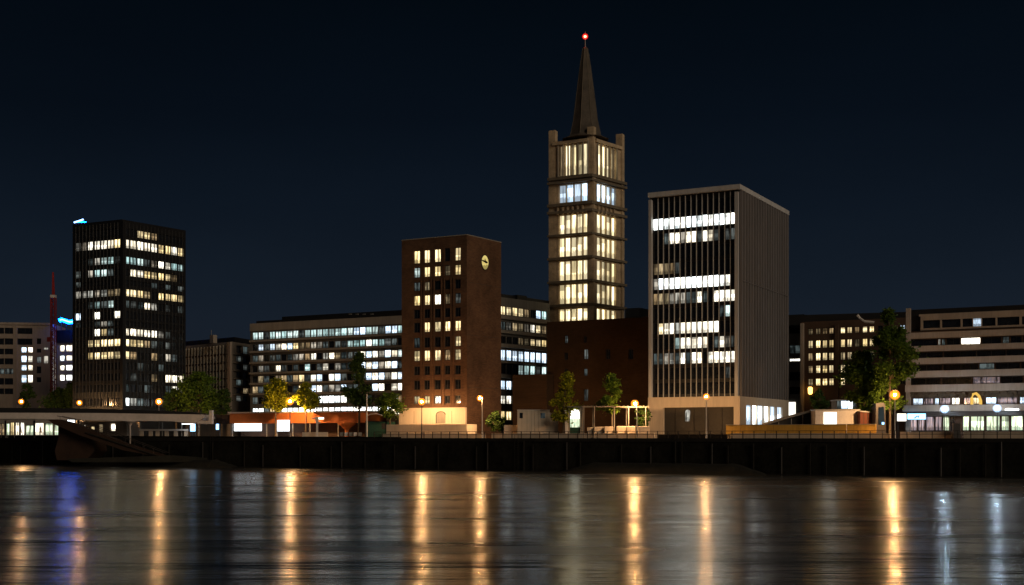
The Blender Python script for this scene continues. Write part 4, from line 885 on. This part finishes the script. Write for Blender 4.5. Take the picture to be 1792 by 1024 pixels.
for a, b, yt, yb, m_ in ((410.5,458,742,754.5,'panel'),(486,496,736.5,755,'panel'),(497,507,736.5,755,'panel')):
    u0, u1 = p1.u(a), p1.u(b); A_ = p1.A+p1.d/p1.L*u0-nn*.02; B_ = p1.A+p1.d/p1.L*u1-nn*.02
    A_ = A_-nn*.1; B_ = B_-nn*.1; MB().obox(A_, B_, .12, zat(yb,226), zat(yt,226)).world('light_panel', M[m_], pv)
for px_ in (404, 464, 482, 510, 540, 590, 625): 
    q = p1.A+p1.d/p1.L*p1.u(px_)+nn*.4; MB().tube([(q.x,q.y,G),(q.x,q.y,zr0)], .14, 6).world('column', M['steel'], pv)
# funnel shaped support right
x, y = pt(607, p1.Y(607)-.4); MB().lathe([(.35,G),(.35,zat(752,y)),(.9,zat(747,y)),(1.5,zat(743,y)),(1.6,zat(740,y))], 10, (x,y)).world('funnel_column', M['orange'], pv)
# signpost
Y = QY(555,2.5); x, _ = pt(555,Y); sp_ = empty('signpost', (x,Y,G), 'white signpost with short cross arms before the orange pavilion', 'signpost')
MB().box(x-.16, x+.16, Y-.12, Y+.12, G, zat(731,Y)).world('post', M['white'], sp_)
for (a, b, yt, yb) in ((545.5,551.5,731,733.5),(557.5,567,730.5,734),(552,558,730,738),(557.5,561,738,741)):
    MB().box(pt(a,Y)[0], pt(b,Y)[0], Y-.18, Y-.13, zat(yb,Y), zat(yt,Y)).world('sign_plate', M['panelw'] if a > 557 and b > 562 else M['white'], sp_)
# low table things and hut
Y = QY(550,3.5); tb = empty('flower_trough', (*pt(552,Y),G), 'long low pale planter at the foot of the white signpost', 'planter')
MB().box(pt(529,Y)[0], pt(573,Y)[0], Y, Y+.8, G, zat(756.5,Y)).world('trough', M['pale_stone'], tb); MB().box(pt(530,Y)[0], pt(572,Y)[0], Y+.1, Y+.7, zat(756.5,Y), zat(755.8,Y)).world('soil', M['brown'], tb)
Y = QY(665,7); hut = empty('green_container', (*pt(664,Y),G), 'dark green container hut between the trees and the terrace wall', 'container')
MB().box(pt(640,Y)[0], pt(690,Y)[0], Y, Y+2.5, G, zat(738,Y)).world('body', M['green'], hut); MB().box(pt(668,Y)[0], pt(676,Y)[0], Y-.06, Y-.01, zat(751,Y), zat(741,Y)).world('door', M['steel_dark'], hut)
for px_ in range(642,690,3): MB().box(pt(px_,Y)[0], pt(px_,Y)[0]+.08, Y-.04, Y-.005, G+.1, zat(739,Y)).world('rib', M['green'], hut)
MB().box(pt(639,Y)[0], pt(691,Y)[0], Y-.1, Y+2.6, zat(738,Y), zat(737,Y)).world('roof', M['steel_dark'], hut)
# blue barriers
for i, px_ in enumerate((598, 606, 614, 622, 630)):
    Y = QY(px_,1.6); x, _ = pt(px_,Y); t_ = empty('crowd_barrier', (x,Y,G), 'small pale blue barrier in the row behind the quay edge left of the unlit mast', 'barrier', 'row of small barriers')
    MB().box(x-.32, x+.32, Y, Y+.05, G+.35, G+.95).world('panel', M['white'] if i % 2 else M['steel'], t_)
    for s_ in (-.3,.3): MB().tube([(x+s_,Y,G),(x+s_,Y,G+1.0)], .03, 5).world('leg', M['steel_dark'], t_)

# ------------------------------------------------------------------ things in the middle
Y = QY(935,4.5); cb = empty('site_cabin', (*pt(940,Y),G), 'pale boxy site cabin with a tiny dark window left of the slender tree', 'cabin')
cbm = MB(); cbm.box(pt(905.5,Y)[0], pt(935.5,Y)[0], Y, Y+3, G, zat(718,Y)); cbm.box(pt(936,Y)[0], pt(962,Y)[0], Y+.03, Y+3, G, zat(718.5,Y)); cbm.box(pt(962.3,Y)[0], pt(977,Y)[0], Y+.2, Y+3, G, zat(722,Y)); cbm.world('body', M['pale_stone'], cb)
MB().box(pt(909.5,Y)[0], pt(915,Y)[0], Y-.03, Y-.005, zat(732,Y), zat(722.5,Y)).world('window', WM['.'], cb)
MB().box(pt(964,Y)[0], pt(975,Y)[0], Y+.16, Y+.19, zat(731.5,Y), zat(725,Y)).world('window', WM['.'], cb)
MB().box(pt(946,Y)[0], pt(954,Y)[0], Y-.02, Y+.02, zat(732,Y), zat(723,Y)).world('window', WM['t'], cb)
MB().box(pt(905,Y)[0], pt(962.5,Y)[0], Y-.08, Y+3.1, zat(718,Y), zat(717,Y)).world('roof', M['white'], cb)
for px_ in (913, 922, 930, 942, 957): MB().box(pt(px_,Y)[0], pt(px_,Y)[0]+.04, Y-.025, Y-.004, G+.1, zat(719,Y)).world('panel_joint', M['frame_stone'], cb)
Y = QY(893,4.2); tag(MB().box(pt(882,Y)[0], pt(905,Y)[0], Y, Y+2, G, zat(744,Y)).world('garden_wall', M['pale_stone']), 'short pale wall on the left side of the site cabin', 'wall')
Y = QY(1007,6); kk = empty('kiosk', (*pt(1005,Y),G), 'small kiosk with a bright arched window and a slanted white pillar', 'kiosk')
kb = MB(); kb.box(pt(994,Y)[0], pt(997.5,Y)[0], Y, Y+2, G, zat(713,Y)); kb.box(pt(1015.5,Y)[0], pt(1019,Y)[0], Y, Y+2, G, zat(713,Y)); kb.box(pt(994,Y)[0], pt(1019,Y)[0], Y+1.2, Y+2, G, zat(713,Y)); kb.world('body', M['frame_stone'], kk)
MB().box(pt(992,Y)[0], pt(1021,Y)[0], Y-.4, Y+2.2, zat(713,Y), zat(711,Y)).world('roof', M['office'], kk)
xa, xb = pt(998.5,Y)[0], pt(1014.5,Y)[0]; xm = (xa+xb)/2; rA = (xb-xa)/2; z0_ = zat(733,Y); z1_ = zat(722,Y); ar = [(xa,z0_),(xb,z0_)]+[(xm+rA*math.cos(t), z1_+rA*.75*math.sin(t)) for t in [i*math.pi/10 for i in range(11)]]
MB().vprism(ar, Y+.5, .1).world('arched_window', M['panelw'], kk)
MB().box(xa, xb, Y+.6, Y+.8, zat(748,Y), z0_).world('lower_window', WM['S'], kk); MB().box(xa-.1, xb+.1, Y+.3, Y+.6, G, zat(748,Y)).world('counter', M['green'], kk)
MB().poly([(pt(988,Y)[0],Y-.3,zat(718,Y)),(pt(991,Y)[0],Y-.3,zat(718,Y)),(pt(996,Y)[0],Y-.3,G),(pt(989,Y)[0],Y-.3,G),(pt(988,Y)[0],Y,zat(718,Y)),(pt(991,Y)[0],Y,zat(718,Y)),(pt(996,Y)[0],Y,G),(pt(989,Y)[0],Y,G)], [(0,3,2,1),(4,5,6,7),(0,1,5,4),(1,2,6,5),(2,3,7,6),(3,0,4,7)]).world('slanted_pillar', M['white'], kk)
# pergola
Y = QY(1080,4); pg = empty('pergola', (*pt(1080,Y),G), 'light timber pergola on thin posts between the kiosk and the white framed tower', 'pergola')
for dy in (0, 3.5):
    MB().tube([(pt(1018,Y)[0],Y+dy,zat(711.5,Y)),(pt(1136,Y)[0],Y+dy,zat(712.5,Y))], .07, 5).world('beam', M['frame_stone'], pg)
    for px_ in (1021.5, 1040, 1075, 1100, 1130): x, _ = pt(px_,Y); MB().tube([(x,Y+dy,G),(x,Y+dy,zat(712,Y))], .085, 6).world('post', M['office_pale'], pg)
for px_ in range(1022,1136,7): x, _ = pt(px_,Y); MB().box(x-.03, x+.03, Y-.3, Y+3.8, zat(711,Y), zat(710,Y)).world('slat', M['frame_stone'], pg)
# blocks
for i, (a, b, yt) in enumerate(((1028,1039,748),(1040.5,1057,747),(1058,1073.5,746.5),(1079,1096,746),(1097,1112,746),(1117,1137,746))):
    Y = QY((a+b)/2,3.1); bl = MB(); x0_, x1_ = pt(a,Y)[0], pt(b,Y)[0]; z1_ = zat(yt,Y)
    bl.box(x0_, x1_, Y, Y+.7, G, z1_-.06); bl.poly([(x0_+.01,Y+.01,z1_-.06),(x1_-.01,Y+.01,z1_-.06),(x1_-.01,Y+.69,z1_-.06),(x0_+.01,Y+.69,z1_-.06),(x0_+.07,Y+.07,z1_),(x1_-.07,Y+.07,z1_),(x1_-.07,Y+.63,z1_),(x0_+.07,Y+.63,z1_)], [(4,5,6,7),(0,1,5,4),(1,2,6,5),(2,3,7,6),(3,0,4,7)])
    tag(bl.world('stone_block', M['pale_stone']), ['smallest pale stone block, nearest the kiosk','pale stone block right of the smallest one under the pergola','pale stone block just left of the middle pergola post','pale stone block just right of the middle pergola post','pale stone block at the foot of the pergola street lamp','pale stone block against the corner of the white framed tower'][i], 'stone block', 'pale stone blocks under the pergola')

# ------------------------------------------------------------------ things on the right
Y = QY(1400,3.4); ho = empty('yellow_hoarding', (*pt(1400,Y),G), 'long low yellow site hoarding glowing in the lamp light', 'hoarding')
for a, b in ((1270.5,1296),(1296.6,1353),(1353.6,1481),(1482,1533)):
    A_, B_ = Vector(pt(a,QY(a,3.4))), Vector(pt(b,QY(b,3.4))); MB().obox(A_, B_, .12, G+.55, zat(743.5,Y)).world('board', M['yellow'], ho)
    MB().obox(A_-qn*.03, B_-qn*.03, .2, zat(743.5,Y), zat(742.6,Y)).world('top_rail', M['frame_stone'], ho)
for px_ in range(1272,1534,20): x, y = pt(px_,QY(px_,3.6)); MB().box(x-.06, x+.06, y, y+.12, G, zat(744,Y)).world('post', M['steel_dark'], ho)
Y = QY(1466,8); wc = empty('site_office', (*pt(1466,Y),G), 'white portable cabin with one blazing square window behind the yellow hoarding', 'cabin')
MB().box(pt(1427,Y)[0], pt(1504.5,Y)[0], Y, Y+2.6, G, zat(718.5,Y)).world('body', M['white'], wc); MB().box(pt(1426,Y)[0], pt(1505.5,Y)[0], Y-.12, Y+2.7, zat(718.5,Y), zat(716.5,Y)).world('roof', M['steel'], wc)
MB().box(pt(1441.5,Y)[0], pt(1464,Y)[0], Y-.05, Y-.01, zat(742.5,Y), zat(721.5,Y)).world('window', M['panelw'], wc)
for px_ in range(1430,1504,4):
    if not 1439 < px_ < 1466: MB().box(pt(px_,Y)[0], pt(px_,Y)[0]+.05, Y-.03, Y-.002, G+.1, zat(719,Y)).world('panel_joint', M['white'], wc)
Y = QY(1518,8.5); bs_ = empty('brown_shed', (*pt(1518,Y),G), 'red brown plank shed adjoining the white cabin', 'shed')
MB().vprism([(pt(1505.5,Y)[0],G),(pt(1532,Y)[0],G),(pt(1532,Y)[0],zat(724.5,Y)),(pt(1519,Y)[0],zat(722,Y)),(pt(1505.5,Y)[0],zat(721,Y))], Y, 2.4).world('wall', mat('red_planks', (.16,.05,.03), .8, .5, .8, streak=True), bs_)
MB().vprism([(pt(1505.5,Y)[0],zat(721,Y)+.01),(pt(1519,Y)[0],zat(722,Y)+.01),(pt(1533,Y)[0],zat(724.5,Y)+.01),(pt(1533,Y)[0],zat(722.5,Y)),(pt(1519,Y)[0],zat(720,Y)),(pt(1505.5,Y)[0],zat(719,Y))], Y-.15, 2.7).world('roof', M['steel'], bs_)
for px_ in (1511,1518,1525): MB().box(pt(px_,Y)[0]-.04, pt(px_,Y)[0]+.04, Y-.05, Y-.003, G+.1, zat(723,Y)).world('post', M['brown'], bs_)
Y = QY(1390,8); tn = empty('dark_tent', (*pt(1385,Y),G), 'dark sloping tent roof rising towards the white cabin', 'tent')
MB().vprism([(pt(1342,Y)[0],zat(741,Y)),(pt(1380,Y)[0],zat(729,Y)),(pt(1425.5,Y)[0],zat(717.5,Y)),(pt(1425.5,Y)[0],zat(720,Y)),(pt(1380,Y)[0],zat(731.5,Y)),(pt(1344,Y)[0],zat(743,Y))], Y-.4, 4).world('roof_sheet', M['grey_wall'], tn)
MB().vprism([(pt(1350,Y)[0],G),(pt(1425,Y)[0],G),(pt(1425,Y)[0],zat(720.5,Y)),(pt(1382,Y)[0],zat(732,Y)),(pt(1350,Y)[0],zat(742,Y))], Y+.5, 2).world('side_wall', M['tent'], tn)
for px_ in (1362,1384,1404,1424): MB().tube([(pt(px_,Y)[0],Y-.3,G),(pt(px_,Y)[0],Y-.3,zat(744-(px_-1345)*.29,Y))], .05, 5).world('pole', M['steel'], tn)
Y = QY(1490,26); cu = empty('car_showroom', (*pt(1488,Y),G), 'low glass pavilion with blue white light half hidden behind the white cabin', 'pavilion')
MB().box(pt(1464,Y)[0], pt(1500,Y)[0], Y+.3, Y+3, G, zat(702,Y)).world('wall', M['office'], cu)
for a, b, c in ((1466,1472,'t'),(1473,1484,'C'),(1485,1493,'B'),(1494,1499,'t')): MB().face([(pt(a,Y)[0],Y+.25,zat(715,Y)),(pt(b,Y)[0],Y+.25,zat(715,Y)),(pt(b,Y)[0],Y+.25,zat(701.5,Y)),(pt(a,Y)[0],Y+.25,zat(701.5,Y))], [(0,0),(1,0),(1,1),(0,1)]).world('window', WM[c], cu)
MB().box(pt(1462,Y)[0], pt(1502,Y)[0], Y-.3, Y+3.2, zat(701.3,Y), zat(699.5,Y)).world('roof', M['steel'], cu)
cu.name = 'glass_pavilion'
Y = QY(1540,7); sk = empty('dark_kiosk', (*pt(1540,Y),G), 'narrow dark kiosk with a bluish glass side right of the brown shed', 'kiosk')
MB().vprism([(pt(1532,Y)[0],G),(pt(1551,Y)[0],G),(pt(1549,Y)[0],zat(708,Y)),(pt(1546,Y)[0],zat(704.5,Y)),(pt(1533,Y)[0],zat(706,Y))], Y, 2).world('body', M['steel_dark'], sk)
MB().vprism([(pt(1537,Y)[0],zat(743,Y)),(pt(1548,Y)[0],zat(743,Y)),(pt(1546.5,Y)[0],zat(712,Y)),(pt(1537,Y)[0],zat(713,Y))], Y-.05, .04).world('glass', WM['t'], sk)
MB().box(pt(1543,Y)[0], pt(1547,Y)[0], Y-.1, Y-.06, zat(743,Y), zat(739,Y)).world('small_light', M['panelb'], sk)
# black cabinet on the promenade
Y = QY(1675,1.5); tag(MB().box(pt(1668.5,Y)[0], pt(1681.5,Y)[0], Y, Y+.8, G, G+1.0).box(pt(1669.5,Y)[0], pt(1680.5,Y)[0], Y+.1, Y+.7, G+1.0, zat(741,Y)).world('electric_cabinet', M['steel_dark']), 'black electric cabinet in the gap of the stone wall before the shops', 'cabinet')

# ------------------------------------------------------------------ light
w = bpy.data.worlds.new('World'); sc.world = w; w.use_nodes = True; nt = w.node_tree; nt.nodes.clear(); L = nt.links.new
out = N(nt, 'ShaderNodeOutputWorld'); bg = N(nt, 'ShaderNodeBackground'); L(bg.outputs[0], out.inputs[0])
tc = N(nt, 'ShaderNodeTexCoord'); sep = N(nt, 'ShaderNodeSeparateXYZ'); L(tc.outputs['Generated'], sep.inputs[0])
cr = N(nt, 'ShaderNodeValToRGB'); L(sep.outputs[2], cr.inputs[0])
def lin(c): return tuple(((x/255+.055)/1.055)**2.4 if x/255 > .04045 else x/255/12.92 for x in c)
e = cr.color_ramp.elements; e[0].position = 0; e[0].color = (*lin((25,32,41)),1); e[1].position = 1; e[1].color = (*lin((3,7,13)),1)
for p_, c_ in ((.06,(24,31,41)),(.12,(19,27,37)),(.18,(13,21,31)),(.25,(7,14,23)),(.34,(3,9,16))):
    x = e.new(p_); x.color = (*lin(c_),1)
bg.inputs[1].default_value = 1.0
sn = N(nt, 'ShaderNodeTexNoise'); sn.inputs['Scale'].default_value = 2.2; sn.inputs['Detail'].default_value = 5; smp = N(nt, 'ShaderNodeMapping'); smp.inputs['Scale'].default_value = (1,1,3.2)
L(tc.outputs['Generated'], smp.inputs[0]); L(smp.outputs[0], sn.inputs['Vector']); smr = N(nt, 'ShaderNodeMapRange'); L(sn.outputs['Fac'], smr.inputs['Value']); smr.inputs['From Min'].default_value = .3; smr.inputs['From Max'].default_value = .7; smr.inputs['To Min'].default_value = .88; smr.inputs['To Max'].default_value = 1.14
svm = N(nt, 'ShaderNodeVectorMath', operation='SCALE'); L(cr.outputs[0], svm.inputs[0]); L(smr.outputs[0], svm.inputs['Scale']); L(svm.outputs[0], bg.inputs[0])
sun = bpy.data.lights.new('city_glow_fill', 'SUN'); sun.energy = .80; sun.angle = math.radians(25); sun.color = (1,.80,.58)  # sun lamp added as warm facade fill from behind the camera
so = bpy.data.objects.new('city_glow_fill', sun); C.objects.link(so)
dirv = Vector((-.56, .74, -.34)); so.rotation_euler = dirv.to_track_quat('-Z','Y').to_euler()

cam = bpy.data.cameras.new('Camera'); co = bpy.data.objects.new('Camera', cam); C.objects.link(co)
co.location = (0,0,CZ); co.rotation_euler = (math.pi/2,0,0); cam.sensor_width = 36; cam.lens = F/1792*36; cam.shift_y = (HY-512)/1792; cam.clip_end = 6000; cam.clip_start = .5
sc.camera = co
sc.render.engine = 'CYCLES'; sc.view_settings.view_transform = 'Standard'; sc.view_settings.look = 'None'; sc.view_settings.exposure = 0; sc.view_settings.gamma = 1
sc.render.resolution_x = 1024; sc.render.resolution_y = 585
sc.cycles.max_bounces = 5; sc.cycles.sample_clamp_indirect = 25; sc.cycles.use_denoising = True
